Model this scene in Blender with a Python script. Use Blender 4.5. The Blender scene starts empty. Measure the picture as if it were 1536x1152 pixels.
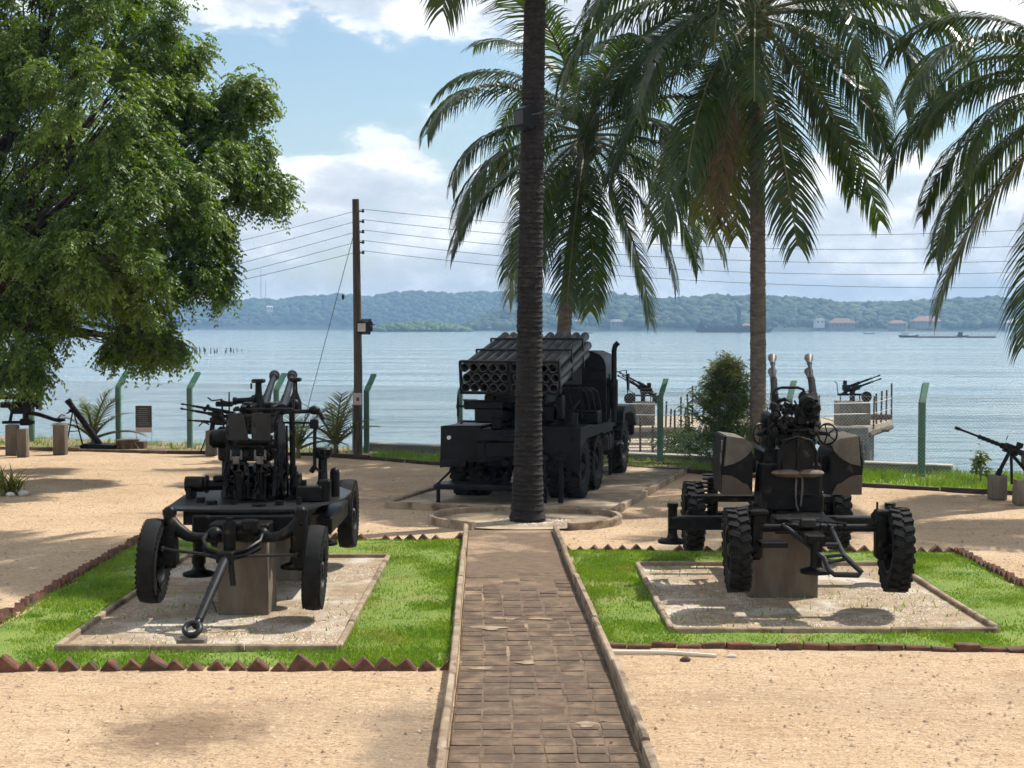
import bpy, bmesh, math, random
import numpy as np
from mathutils import Vector, Matrix

R = math.radians
PI = math.pi
scene = bpy.context.scene
COL = scene.collection
rng = random.Random(7)
nrg = np.random.default_rng(11)

# ------------------------------------------------------------------ camera, world, sun, exposure
CAM_H = 3.0
FPX = 2200.0
PITCH = math.atan(86.0 / FPX)
cam_data = bpy.data.cameras.new('camera')
cam_data.sensor_width = 36.0
cam_data.lens = FPX / 1536.0 * 36.0
cam_data.clip_start = 0.1
cam_data.clip_end = 20000
cam = bpy.data.objects.new('camera', cam_data)
cam.location = (0, 0, CAM_H)
cam.rotation_euler = (PI / 2 - PITCH, 0, 0)
COL.objects.link(cam)
scene.camera = cam

SUN_DIR = Vector((0.60, 0.38, 1.02)).normalized()      # towards the sun: behind the guns, to the right
sun_el = math.asin(SUN_DIR.z)
sun_az = math.atan2(SUN_DIR.x, SUN_DIR.y)
sd = bpy.data.lights.new('sun', 'SUN')
sd.energy = 4.9
sd.angle = R(0.53)
sd.color = (1.0, 0.955, 0.88)
sun = bpy.data.objects.new('sun', sd)
sun.rotation_euler = (-SUN_DIR).to_track_quat('-Z', 'Y').to_euler()
sun.location = (20, 10, 40)
COL.objects.link(sun)

world = bpy.data.worlds.new('World')
scene.world = world
world.use_nodes = True
def build_world():
    nt = world.node_tree
    N = nt.nodes; L = nt.links
    N.clear()
    out = N.new('ShaderNodeOutputWorld')
    bg = N.new('ShaderNodeBackground'); bg.inputs['Strength'].default_value = 0.105
    L.new(bg.outputs[0], out.inputs[0])
    sky = N.new('ShaderNodeTexSky'); sky.sky_type = 'NISHITA'; sky.sun_disc = False
    sky.sun_elevation = sun_el; sky.sun_rotation = sun_az
    sky.air_density = 1.35; sky.dust_density = 0.3; sky.ozone_density = 3.2; sky.altitude = 0
    tc = N.new('ShaderNodeTexCoord')
    sep = N.new('ShaderNodeSeparateXYZ'); L.new(tc.outputs['Generated'], sep.inputs[0])
    def math_(op, a, b=None, c=None, clamp=False):
        n = N.new('ShaderNodeMath'); n.operation = op; n.use_clamp = clamp
        for i, v in enumerate((a, b, c)):
            if v is None: continue
            if isinstance(v, (int, float)): n.inputs[i].default_value = v
            else: L.new(v, n.inputs[i])
        return n.outputs[0]
    def noise(vec, scale, detail, rough=0.55, off=(0, 0, 0), stretch=(1, 1, 2.2)):
        m = N.new('ShaderNodeMapping'); L.new(vec, m.inputs[0])
        m.inputs['Location'].default_value = off; m.inputs['Scale'].default_value = stretch
        n = N.new('ShaderNodeTexNoise'); n.inputs['Scale'].default_value = scale
        n.inputs['Detail'].default_value = detail; n.inputs['Roughness'].default_value = rough
        L.new(m.outputs[0], n.inputs['Vector'])
        return n.outputs['Fac']
    def ramp(v, pts, interp='LINEAR'):
        r = N.new('ShaderNodeValToRGB'); cr = r.color_ramp; cr.interpolation = interp
        while len(cr.elements) < len(pts): cr.elements.new(0.5)
        for e, (p, c) in zip(cr.elements, pts):
            e.position = p; e.color = c if isinstance(c, tuple) else (c, c, c, 1)
        L.new(v, r.inputs[0])
        return r.outputs[0]
    g = tc.outputs['Generated']
    z = sep.outputs['Z']
    # cumulus: how much of the sky they cover depends on height above the horizon
    cover = ramp(math_('MULTIPLY', z, 2.5), [(0.0, 0.67), (0.16, 0.66), (0.245, 0.585), (0.31, 0.43), (0.44, 0.41), (0.53, 0.63), (1.0, 0.56)], 'EASE')
    n1 = noise(g, 7.5, 7, 0.56, CLOUD_OFF)
    n1b = noise(g, 7.5, 7, 0.56, (CLOUD_OFF[0] + 0.012, CLOUD_OFF[1] + 0.006, CLOUD_OFF[2] + 0.05))
    d = math_('SUBTRACT', math_('ADD', n1, cover), 1.0)
    dens = ramp(math_('MULTIPLY_ADD', d, 6.5, 0.26), [(0.0, 0.0), (0.28, 0.12), (0.55, 0.75), (1.0, 1.0)], 'EASE')
    shade = math_('MULTIPLY_ADD', math_('SUBTRACT', n1b, n1), -4.0, 0.74, clamp=True)
    ccol = ramp(shade, [(0.0, (5.0, 5.5, 6.2, 1)), (0.6, (6.9, 7.2, 7.7, 1)), (1.0, (10.2, 10.1, 10.0, 1))])
    # thin bright veil near the horizon
    veil = ramp(math_('MULTIPLY', z, 4.0), [(0.0, 0.5), (0.2, 0.26), (0.5, 0.04), (1.0, 0.0)], 'EASE')
    mv = N.new('ShaderNodeMix'); mv.data_type = 'RGBA'
    L.new(veil, mv.inputs[0]); L.new(sky.outputs[0], mv.inputs[6]); mv.inputs[7].default_value = (6.2, 7.2, 8.4, 1)
    mx = N.new('ShaderNodeMix'); mx.data_type = 'RGBA'
    L.new(math_('MULTIPLY', dens, 0.9), mx.inputs[0]); L.new(mv.outputs[2], mx.inputs[6]); L.new(ccol, mx.inputs[7])
    L.new(mx.outputs[2], bg.inputs['Color'])
CLOUD_OFF = (3.1, 1.7, 0.4)
build_world()
world.cycles.sampling_method = 'MANUAL'
world.cycles.sample_map_resolution = 512

vs = scene.view_settings
vs.view_transform = 'Standard'; vs.look = 'None'; vs.exposure = 0.34; vs.gamma = 1.0
vs.use_curve_mapping = False
scene.cycles.max_bounces = 5
scene.cycles.diffuse_bounces = 3
scene.cycles.glossy_bounces = 2
scene.cycles.transparent_max_bounces = 8
scene.cycles.volume_bounces = 0
scene.cycles.use_adaptive_sampling = True
scene.cycles.adaptive_threshold = 0.03
scene.cycles.adaptive_min_samples = 12
scene.cycles.use_denoising = True

# ------------------------------------------------------------------ places: picture point -> point on the ground / at a depth
def ray(u, v):
    x = (u - 768.0) / FPX; zz = -(v - 576.0) / FPX
    c, s = math.cos(PITCH), math.sin(PITCH)
    return Vector((x, c + zz * s, zz * c - s))
def G(u, v, z=0.0):
    d = ray(u, v); t = (z - CAM_H) / d.z
    return Vector((d.x * t, d.y * t, z))
def P(u, v, Y):
    d = ray(u, v); t = Y / d.y
    return Vector((d.x * t, Y, CAM_H + d.z * t))

# ------------------------------------------------------------------ materials
MATS = {}
def material(name, c1, c2=None, rough=0.7, metal=0.0, scale=4.0, detail=6, bump=0.0, bscale=None, c3=None, s3=1.0, t3=(0.55, 0.7), spec=0.5,
             island=0.0, trans=0.0, coords='Object', stretch=(1, 1, 1), lo=0.35, hi=0.65, bdist=0.02):
    """Principled with a two-tone noise, an optional third stain tone, bump and per-island variation."""
    m = bpy.data.materials.new(name); m.use_nodes = True
    nt = m.node_tree; N = nt.nodes; L = nt.links; N.clear()
    out = N.new('ShaderNodeOutputMaterial')
    b = N.new('ShaderNodeBsdfPrincipled')
    b.inputs['Roughness'].default_value = rough; b.inputs['Metallic'].default_value = metal
    b.inputs['Specular IOR Level'].default_value = spec
    if coords == 'World': vec = N.new('ShaderNodeNewGeometry').outputs['Position']
    else: vec = N.new('ShaderNodeTexCoord').outputs[coords]
    mp = N.new('ShaderNodeMapping'); mp.inputs['Scale'].default_value = stretch; L.new(vec, mp.inputs[0]); vec = mp.outputs[0]
    def noise(sc, det=detail, off=0):
        n = N.new('ShaderNodeTexNoise'); n.inputs['Scale'].default_value = sc; n.inputs['Detail'].default_value = det
        n.inputs['Roughness'].default_value = 0.6
        if off:
            mm = N.new('ShaderNodeMapping'); mm.inputs['Location'].default_value = (off, off * 1.3, off * 0.7); L.new(vec, mm.inputs[0]); L.new(mm.outputs[0], n.inputs['Vector'])
        else: L.new(vec, n.inputs['Vector'])
        return n.outputs['Fac']
    def mr(v, a, bb):
        n = N.new('ShaderNodeMapRange'); n.interpolation_type = 'SMOOTHSTEP'
        n.inputs[1].default_value = a; n.inputs[2].default_value = bb; L.new(v, n.inputs[0]); return n.outputs[0]
    def mix(f, a, bb):
        n = N.new('ShaderNodeMix'); n.data_type = 'RGBA'
        L.new(f, n.inputs[0])
        for i, c in ((6, a), (7, bb)):
            if isinstance(c, tuple): n.inputs[i].default_value = (*c, 1) if len(c) == 3 else c
            else: L.new(c, n.inputs[i])
        return n.outputs[2]
    c2 = c2 or c1
    col = mix(mr(noise(scale), lo, hi), c1, c2)
    if c3: col = mix(mr(noise(s3, 4, 5.3), *t3), col, c3)
    if island:
        ge = N.new('ShaderNodeNewGeometry')
        h = N.new('ShaderNodeHueSaturation')
        a = N.new('ShaderNodeMapRange'); a.inputs[3].default_value = 1 - island; a.inputs[4].default_value = 1 + island
        L.new(ge.outputs['Random Per Island'], a.inputs[0]); L.new(a.outputs[0], h.inputs['Value'])
        L.new(col, h.inputs['Color']); col = h.outputs[0]
    L.new(col, b.inputs['Base Color'])
    if bump:
        bn = N.new('ShaderNodeBump'); bn.inputs['Strength'].default_value = bump; bn.inputs['Distance'].default_value = bdist
        L.new(noise(bscale or scale * 6, 5, 2.1), bn.inputs['Height']); L.new(bn.outputs[0], b.inputs['Normal'])
    sh = b.outputs[0]
    if trans:
        t = N.new('ShaderNodeBsdfTranslucent'); L.new(col, t.inputs['Color'])
        h2 = N.new('ShaderNodeHueSaturation'); h2.inputs['Saturation'].default_value = 1.15; h2.inputs['Value'].default_value = 1.5
        L.new(col, h2.inputs['Color']); L.new(h2.outputs[0], t.inputs['Color'])
        ms = N.new('ShaderNodeMixShader'); ms.inputs[0].default_value = trans
        L.new(b.outputs[0], ms.inputs[1]); L.new(t.outputs[0], ms.inputs[2]); sh = ms.outputs[0]
    L.new(sh, out.inputs[0])
    MATS[name] = m
    return m
M = MATS
material('concrete', (0.20, 0.185, 0.155), (0.13, 0.115, 0.095), 0.9, scale=5, bump=0.5, c3=(0.10, 0.085, 0.065), s3=2.2, t3=(0.5, 0.72))
material('kerb_concrete', (0.36, 0.275, 0.185), (0.23, 0.165, 0.105), 0.95, scale=5, bump=0.8, c3=(0.11, 0.078, 0.05), s3=3.0, t3=(0.5, 0.68), coords='World')
material('slab_concrete', (0.31, 0.235, 0.155), (0.21, 0.155, 0.10), 0.92, scale=2.5, bump=0.5, c3=(0.42, 0.33, 0.22), s3=0.9, t3=(0.5, 0.62))
material('plinth_concrete', (0.185, 0.155, 0.118), (0.115, 0.093, 0.068), 0.92, scale=4, bump=0.6, c3=(0.12, 0.07, 0.045), s3=2.5, t3=(0.55, 0.75), stretch=(1, 1, .35))
material('terracotta', (0.165, 0.067, 0.037), (0.082, 0.036, 0.023), 0.9, scale=9, bump=0.6, c3=(0.05, 0.045, 0.03), s3=6, t3=(0.5, 0.7), coords='World')
material('paver', (0.118, 0.079, 0.048), (0.08, 0.055, 0.035), 0.95, scale=9, bump=0.9, bdist=.012, c3=(0.19, 0.125, 0.078), s3=3.5, t3=(0.46, 0.66), coords='World')
material('paver_red', (0.125, 0.077, 0.047), (0.085, 0.054, 0.035), 0.95, scale=9, bump=0.9, bdist=.012, c3=(0.19, 0.125, 0.078), s3=3.5, t3=(0.46, 0.66), coords='World')
material('paver_patch', (0.34, 0.25, 0.16), (0.20, 0.14, 0.088), 0.92, scale=9, bump=0.5)
material('joint', (0.165, 0.108, 0.066), (0.12, 0.079, 0.049), 0.95, scale=6, bump=0.9, c3=(0.32, 0.22, 0.135), s3=.9, t3=(.52, .66), coords='World')
material('black_paint', (0.0040, 0.0040, 0.0041), (0.0085, 0.008, 0.0073), 0.42, spec=.14, scale=6, bump=0.25, bscale=40, bdist=.004, c3=(0.052, 0.038, 0.025), s3=8, t3=(0.57, 0.72))
material('grey_paint', (0.018, 0.018, 0.0183), (0.010, 0.010, 0.0102), 0.42, spec=.25, scale=9, bump=0.2, bscale=40, bdist=.004, c3=(0.05, 0.042, 0.033), s3=9, t3=(0.6, 0.8))
material('navy_paint', (0.0040, 0.0045, 0.0058), (0.0075, 0.0080, 0.0093), 0.45, spec=.16, scale=4, bump=0.2, bscale=30, bdist=.004, c3=(0.026, 0.023, 0.019), s3=5, t3=(0.6, 0.82))
material('gun_steel', (0.12, 0.112, 0.104), (0.065, 0.06, 0.055), 0.5, metal=0.15, scale=12, c3=(0.10, 0.06, 0.04), s3=10)
material('rubber', (0.007, 0.0071, 0.0073), (0.014, 0.013, 0.012), 0.75, spec=.18, scale=8, bump=0.2, bscale=60, c3=(0.045, 0.037, 0.028), s3=5, t3=(0.58, 0.8))
material('olive_paint', (0.115, 0.097, 0.07), (0.075, 0.063, 0.047), 0.6, scale=8, bump=0.1, c3=(0.06, 0.05, 0.04), s3=6, t3=(0.6, 0.75))
material('brown_paint', (0.075, 0.046, 0.029), (0.052, 0.034, 0.023), 0.6, scale=6, bump=0.1)
material('leather', (0.15, 0.10, 0.055), (0.06, 0.04, 0.025), 0.7, scale=12, bump=0.3)
material('rust', (0.10, 0.055, 0.035), (0.05, 0.032, 0.024), 0.85, scale=12, bump=0.3)
material('green_paint', (0.028, 0.13, 0.075), (0.045, 0.17, 0.105), 0.6, scale=6, bump=0.25, c3=(0.10, 0.17, 0.13), s3=5, t3=(0.6, 0.75))
material('wire', (0.5, 0.51, 0.51), (0.36, 0.36, 0.35), 0.5, metal=0.5, scale=3)
material('cable', (0.03, 0.03, 0.032), None, 0.6)
material('wood_pole', (0.115, 0.09, 0.07), (0.06, 0.047, 0.038), 0.9, scale=6, bump=0.6, stretch=(3, 3, .25))
material('timber', (0.17, 0.105, 0.06), (0.09, 0.055, 0.035), 0.85, scale=5, bump=0.4)
material('dark_timber', (0.055, 0.035, 0.024), (0.035, 0.024, 0.018), 0.9, scale=5, bump=0.4)
material('pier_deck', (0.42, 0.34, 0.245), (0.31, 0.25, 0.18), 0.92, scale=1.5, bump=0.4)
material('pier_concrete', (0.17, 0.16, 0.145), (0.10, 0.095, 0.085), 0.92, scale=1.5, bump=0.4, c3=(0.05, 0.05, 0.045), s3=.8)
material('white_paint', (0.72, 0.70, 0.66), (0.52, 0.5, 0.46), 0.7, scale=3)
material('sign_black', (0.035, 0.033, 0.032), None, 0.5)
material('sign_text', (0.32, 0.3, 0.28), None, 0.6)
material('sign_base', (0.55, 0.44, 0.42), None, 0.6)
material('lamp_glass', (0.62, 0.64, 0.64), (0.5, 0.5, 0.5), 0.15, spec=0.8)
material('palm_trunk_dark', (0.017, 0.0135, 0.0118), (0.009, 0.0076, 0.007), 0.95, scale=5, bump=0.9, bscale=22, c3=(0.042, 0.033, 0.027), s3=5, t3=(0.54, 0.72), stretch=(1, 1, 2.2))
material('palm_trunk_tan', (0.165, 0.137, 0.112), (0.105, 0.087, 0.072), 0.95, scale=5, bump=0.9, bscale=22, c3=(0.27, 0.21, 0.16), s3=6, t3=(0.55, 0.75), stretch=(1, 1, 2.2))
material('bark', (0.055, 0.042, 0.033), (0.03, 0.024, 0.02), 0.95, scale=6, bump=0.8)
material('frond', (0.026, 0.050, 0.008), (0.052, 0.078, 0.011), 0.36, scale=0.9, island=0.3, trans=0.30, spec=0.45)
material('frond_yellow', (0.15, 0.145, 0.02), (0.10, 0.12, 0.02), 0.45, scale=1.2, island=0.25, trans=0.38)
material('frond_dead', (0.17, 0.105, 0.05), (0.11, 0.07, 0.035), 0.7, scale=1.2, island=0.25, trans=0.25)
material('rachis', (0.13, 0.13, 0.035), (0.10, 0.085, 0.03), 0.5, scale=2)
material('coconut', (0.12, 0.13, 0.03), (0.13, 0.09, 0.03), 0.5, scale=3)
material('neem_leaf', (0.072, 0.135, 0.016), (0.13, 0.19, 0.026), 0.48, scale=0.7, island=0.3, trans=0.40, spec=0.5)
material('strap_leaf', (0.12, 0.16, 0.02), (0.19, 0.20, 0.03), 0.45, scale=1.5, island=0.4, trans=0.35)
material('shrub_leaf', (0.04, 0.085, 0.02), (0.075, 0.115, 0.022), 0.45, scale=1.5, island=0.4, trans=0.33)
material('shrub_tip', (0.20, 0.20, 0.045), (0.13, 0.16, 0.035), 0.5, scale=2, island=0.3, trans=0.4)
material('grass_blade', (0.14, 0.245, 0.018), (0.215, 0.305, 0.03), 0.5, scale=1.1, island=0.35, trans=0.30, c3=(0.27, 0.28, 0.065), s3=1.3, t3=(0.54, 0.78))
material('lawn_soil', (0.125, 0.195, 0.022), (0.18, 0.235, 0.035), 0.9, scale=2.2, bump=0.8, bscale=60, c3=(0.23, 0.20, 0.07), s3=1.3, t3=(0.54, 0.78))
material('gravel_stone', (0.52, 0.45, 0.36), (0.36, 0.29, 0.22), 0.9, scale=3, island=0.35)
material('pebble', (0.36, 0.25, 0.165), (0.2, 0.13, 0.09), 0.9, scale=2, island=0.5)
material('litter', (0.11, 0.06, 0.035), (0.19, 0.11, 0.06), 0.8, scale=2, island=0.4)
material('white_stone', (0.62, 0.58, 0.52), (0.42, 0.38, 0.33), 0.9, scale=4, bump=0.5)
material('forest', (0.028, 0.052, 0.016), (0.055, 0.082, 0.024), 0.9, scale=0.02, island=0.45)
material('mangrove', (0.05, 0.10, 0.022), (0.085, 0.13, 0.03), 0.9, scale=0.03, island=0.35)
material('hill_soil', (0.03, 0.045, 0.018), (0.05, 0.06, 0.026), 0.95, scale=0.02)
material('far_wall', (0.22, 0.20, 0.17), (0.16, 0.15, 0.125), 0.9, scale=0.2)
material('far_roof', (0.30, 0.165, 0.095), (0.22, 0.125, 0.075), 0.9, scale=0.2)
material('tube_paint', (0.036, 0.036, 0.0365), (0.07, 0.068, 0.065), 0.5, spec=.3, scale=5, stretch=(1, .3, 1), c3=(0.13, 0.115, 0.095), s3=4, t3=(.56, .72), coords='World')
material('far_window', (0.05, 0.05, 0.055), None, 0.3)
material('hull_dark', (0.05, 0.04, 0.042), (0.03, 0.028, 0.03), 0.7, scale=0.1)
material('hull_red', (0.10, 0.03, 0.025), None, 0.7)
material('crane_blue', (0.035, 0.075, 0.13), None, 0.6)
material('mast_white', (0.45, 0.45, 0.45), None, 0.6)
material('hose', (0.62, 0.56, 0.48), None, 0.6)

def special_ground():
    m = bpy.data.materials.new('sand'); m.use_nodes = True
    nt = m.node_tree; N = nt.nodes; L = nt.links
    b = N['Principled BSDF']; b.inputs['Roughness'].default_value = 0.95; b.inputs['Specular IOR Level'].default_value = 0.2
    tc = N.new('ShaderNodeTexCoord')
    def noise(sc, det=8, off=(0, 0, 0), st=(1, 1, 1), ro=.6):
        mp = N.new('ShaderNodeMapping'); mp.inputs['Location'].default_value = off; mp.inputs['Scale'].default_value = st
        L.new(tc.outputs['Object'], mp.inputs[0])
        n = N.new('ShaderNodeTexNoise'); n.inputs['Scale'].default_value = sc; n.inputs['Detail'].default_value = det; n.inputs['Roughness'].default_value = ro
        L.new(mp.outputs[0], n.inputs['Vector']); return n.outputs['Fac']
    def mr(v, a, bb):
        n = N.new('ShaderNodeMapRange'); n.interpolation_type = 'SMOOTHSTEP'
        n.inputs[1].default_value = a; n.inputs[2].default_value = bb; L.new(v, n.inputs[0]); return n.outputs[0]
    def mix(f, a, bb, mode='MIX'):
        n = N.new('ShaderNodeMix'); n.data_type = 'RGBA'; n.blend_type = mode
        if isinstance(f, float): n.inputs[0].default_value = f
        else: L.new(f, n.inputs[0])
        for i, c in ((6, a), (7, bb)):
            if isinstance(c, tuple): n.inputs[i].default_value = (*c, 1)
            else: L.new(c, n.inputs[i])
        return n.outputs[2]
    def mul(a, v):
        n = N.new('ShaderNodeMath'); n.operation = 'MULTIPLY'; L.new(a, n.inputs[0])
        if isinstance(v, float): n.inputs[1].default_value = v
        else: L.new(v, n.inputs[1])
        return n.outputs[0]
    col = mix(mr(noise(0.5), .35, .65), (0.60, 0.44, 0.28), (0.52, 0.37, 0.225))
    col = mix(mul(mr(noise(1.7, off=(4, 2, 0), st=(.6, 1.6, 1)), .52, .72), .55), col, (0.40, 0.235, 0.125))
    col = mix(mul(mr(noise(0.33, off=(9, 5, 0), st=(.7, 1.5, 1)), .50, .72), .75), col, (0.33, 0.235, 0.15))
    col = mix(mul(mr(noise(11, 12, off=(1, 7, 0), ro=.8), .5, .66), .55), col, (0.36, 0.225, 0.125))
    col = mix(mr(noise(17, 5, ro=.7), .56, .68), col, (0.74, 0.57, 0.40))          # coarse pale grains
    col = mix(mul(mr(noise(21, 5, off=(3, 3, 0), ro=.7), .56, .66), .8), col, (0.23, 0.13, 0.075))
    col = mix(mul(mr(noise(48, 3, off=(5, 1, 0)), .54, .64), .7), col, (0.30, 0.18, 0.105))
    # a ragged darker brown patch on the near sand and the muddy strip beside the path
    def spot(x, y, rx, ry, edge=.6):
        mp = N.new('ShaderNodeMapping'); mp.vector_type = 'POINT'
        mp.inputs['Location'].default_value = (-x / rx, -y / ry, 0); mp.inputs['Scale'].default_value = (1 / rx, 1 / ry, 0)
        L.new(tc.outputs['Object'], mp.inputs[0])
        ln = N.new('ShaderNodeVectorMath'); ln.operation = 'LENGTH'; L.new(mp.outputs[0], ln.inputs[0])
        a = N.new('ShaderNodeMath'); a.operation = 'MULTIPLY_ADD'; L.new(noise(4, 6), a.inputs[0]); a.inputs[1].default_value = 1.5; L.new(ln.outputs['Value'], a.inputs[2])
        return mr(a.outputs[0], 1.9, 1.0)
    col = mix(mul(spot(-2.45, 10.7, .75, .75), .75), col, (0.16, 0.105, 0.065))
    col = mix(mul(spot(-.75, 10.3, .45, 1.6), .7), col, (0.20, 0.155, 0.11))
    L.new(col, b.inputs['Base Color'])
    bn = N.new('ShaderNodeBump'); bn.inputs['Strength'].default_value = 0.9; bn.inputs['Distance'].default_value = 0.035
    ad = N.new('ShaderNodeMath'); ad.operation = 'MULTIPLY_ADD'; L.new(noise(7, 8, st=(.7, 1.3, 1)), ad.inputs[0]); ad.inputs[1].default_value = 2.2
    L.new(noise(22, 6, ro=.7), ad.inputs[2]); L.new(ad.outputs[0], bn.inputs['Height'])
    L.new(bn.outputs[0], b.inputs['Normal'])
    M['sand'] = m
    # water
    m = bpy.data.materials.new('sea_water'); m.use_nodes = True
    nt = m.node_tree; N = nt.nodes; L = nt.links
    b = N['Principled BSDF']; b.inputs['Roughness'].default_value = 0.105; b.inputs['IOR'].default_value = 1.33
    tc = N.new('ShaderNodeTexCoord')
    mp = N.new('ShaderNodeMapping'); mp.inputs['Scale'].default_value = (0.03, 0.16, 1); L.new(tc.outputs['Object'], mp.inputs[0])
    n = N.new('ShaderNodeTexNoise'); n.inputs['Scale'].default_value = 1; n.inputs['Detail'].default_value = 9; n.inputs['Roughness'].default_value = .72; L.new(mp.outputs[0], n.inputs['Vector'])
    r = N.new('ShaderNodeValToRGB'); r.color_ramp.elements[0].position = .3; r.color_ramp.elements[1].position = .7
    r.color_ramp.elements[0].color = (0.10, 0.175, 0.19, 1); r.color_ramp.elements[1].color = (0.18, 0.265, 0.27, 1)
    L.new(n.outputs['Fac'], r.inputs[0]); L.new(r.outputs[0], b.inputs['Base Color'])
    prev = None
    for sc, st, di, strg in ((0.03, (.3, 1, 1), 2.4, 1.0), (0.15, (.4, 1, 1), .6, 1.0), (0.8, (.5, 1, 1), .13, 1.0), (3.5, (.6, 1, 1), .02, 1.0)):
        mp = N.new('ShaderNodeMapping'); mp.inputs['Scale'].default_value = st; mp.inputs['Rotation'].default_value = (0, 0, .25); L.new(tc.outputs['Object'], mp.inputs[0])
        n = N.new('ShaderNodeTexNoise'); n.inputs['Scale'].default_value = sc; n.inputs['Detail'].default_value = 2; n.inputs['Roughness'].default_value = .5; L.new(mp.outputs[0], n.inputs['Vector'])
        bn = N.new('ShaderNodeBump'); bn.inputs['Strength'].default_value = strg; bn.inputs['Distance'].default_value = di
        L.new(n.outputs['Fac'], bn.inputs['Height'])
        if prev: L.new(prev, bn.inputs['Normal'])
        prev = bn.outputs[0]
    L.new(prev, b.inputs['Normal'])
    M['sea_water'] = m
special_ground()

# ------------------------------------------------------------------ mesh helpers
def tag(o, label=None, cat=None, group=None, kind=None):
    if label: o['label'] = label
    if cat: o['category'] = cat
    if group: o['group'] = group
    if kind: o['kind'] = kind
    return o
def empty(name, loc=(0, 0, 0), rz=0.0, label=None, cat=None, group=None):
    o = bpy.data.objects.new(name, None); o.empty_display_size = 0.2
    o.location = loc; o.rotation_euler = (0, 0, rz); COL.objects.link(o)
    return tag(o, label, cat, group)
def link(name, me, parent=None, loc=None, rot=None, scale=None):
    o = bpy.data.objects.new(name, me); COL.objects.link(o)
    if parent: o.parent = parent
    if loc is not None: o.location = loc
    if rot is not None: o.rotation_euler = rot
    if scale is not None: o.scale = (scale,) * 3 if isinstance(scale, (int, float)) else scale
    return o
def copy_tree(o, parent=None):
    c = o.copy(); COL.objects.link(c); c.parent = parent
    for ch in list(o.children): copy_tree(ch, c)
    return c
def rotz(a): return Matrix.Rotation(a, 4, 'Z')
def basis(p0, p1):
    d = (Vector(p1) - Vector(p0)); l = d.length or 1e-6; d = d / l
    a = Vector((0, 0, 1)) if abs(d.z) < 0.95 else Vector((1, 0, 0))
    x = d.cross(a).normalized(); y = d.cross(x).normalized()
    return x, y, d, l
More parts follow.
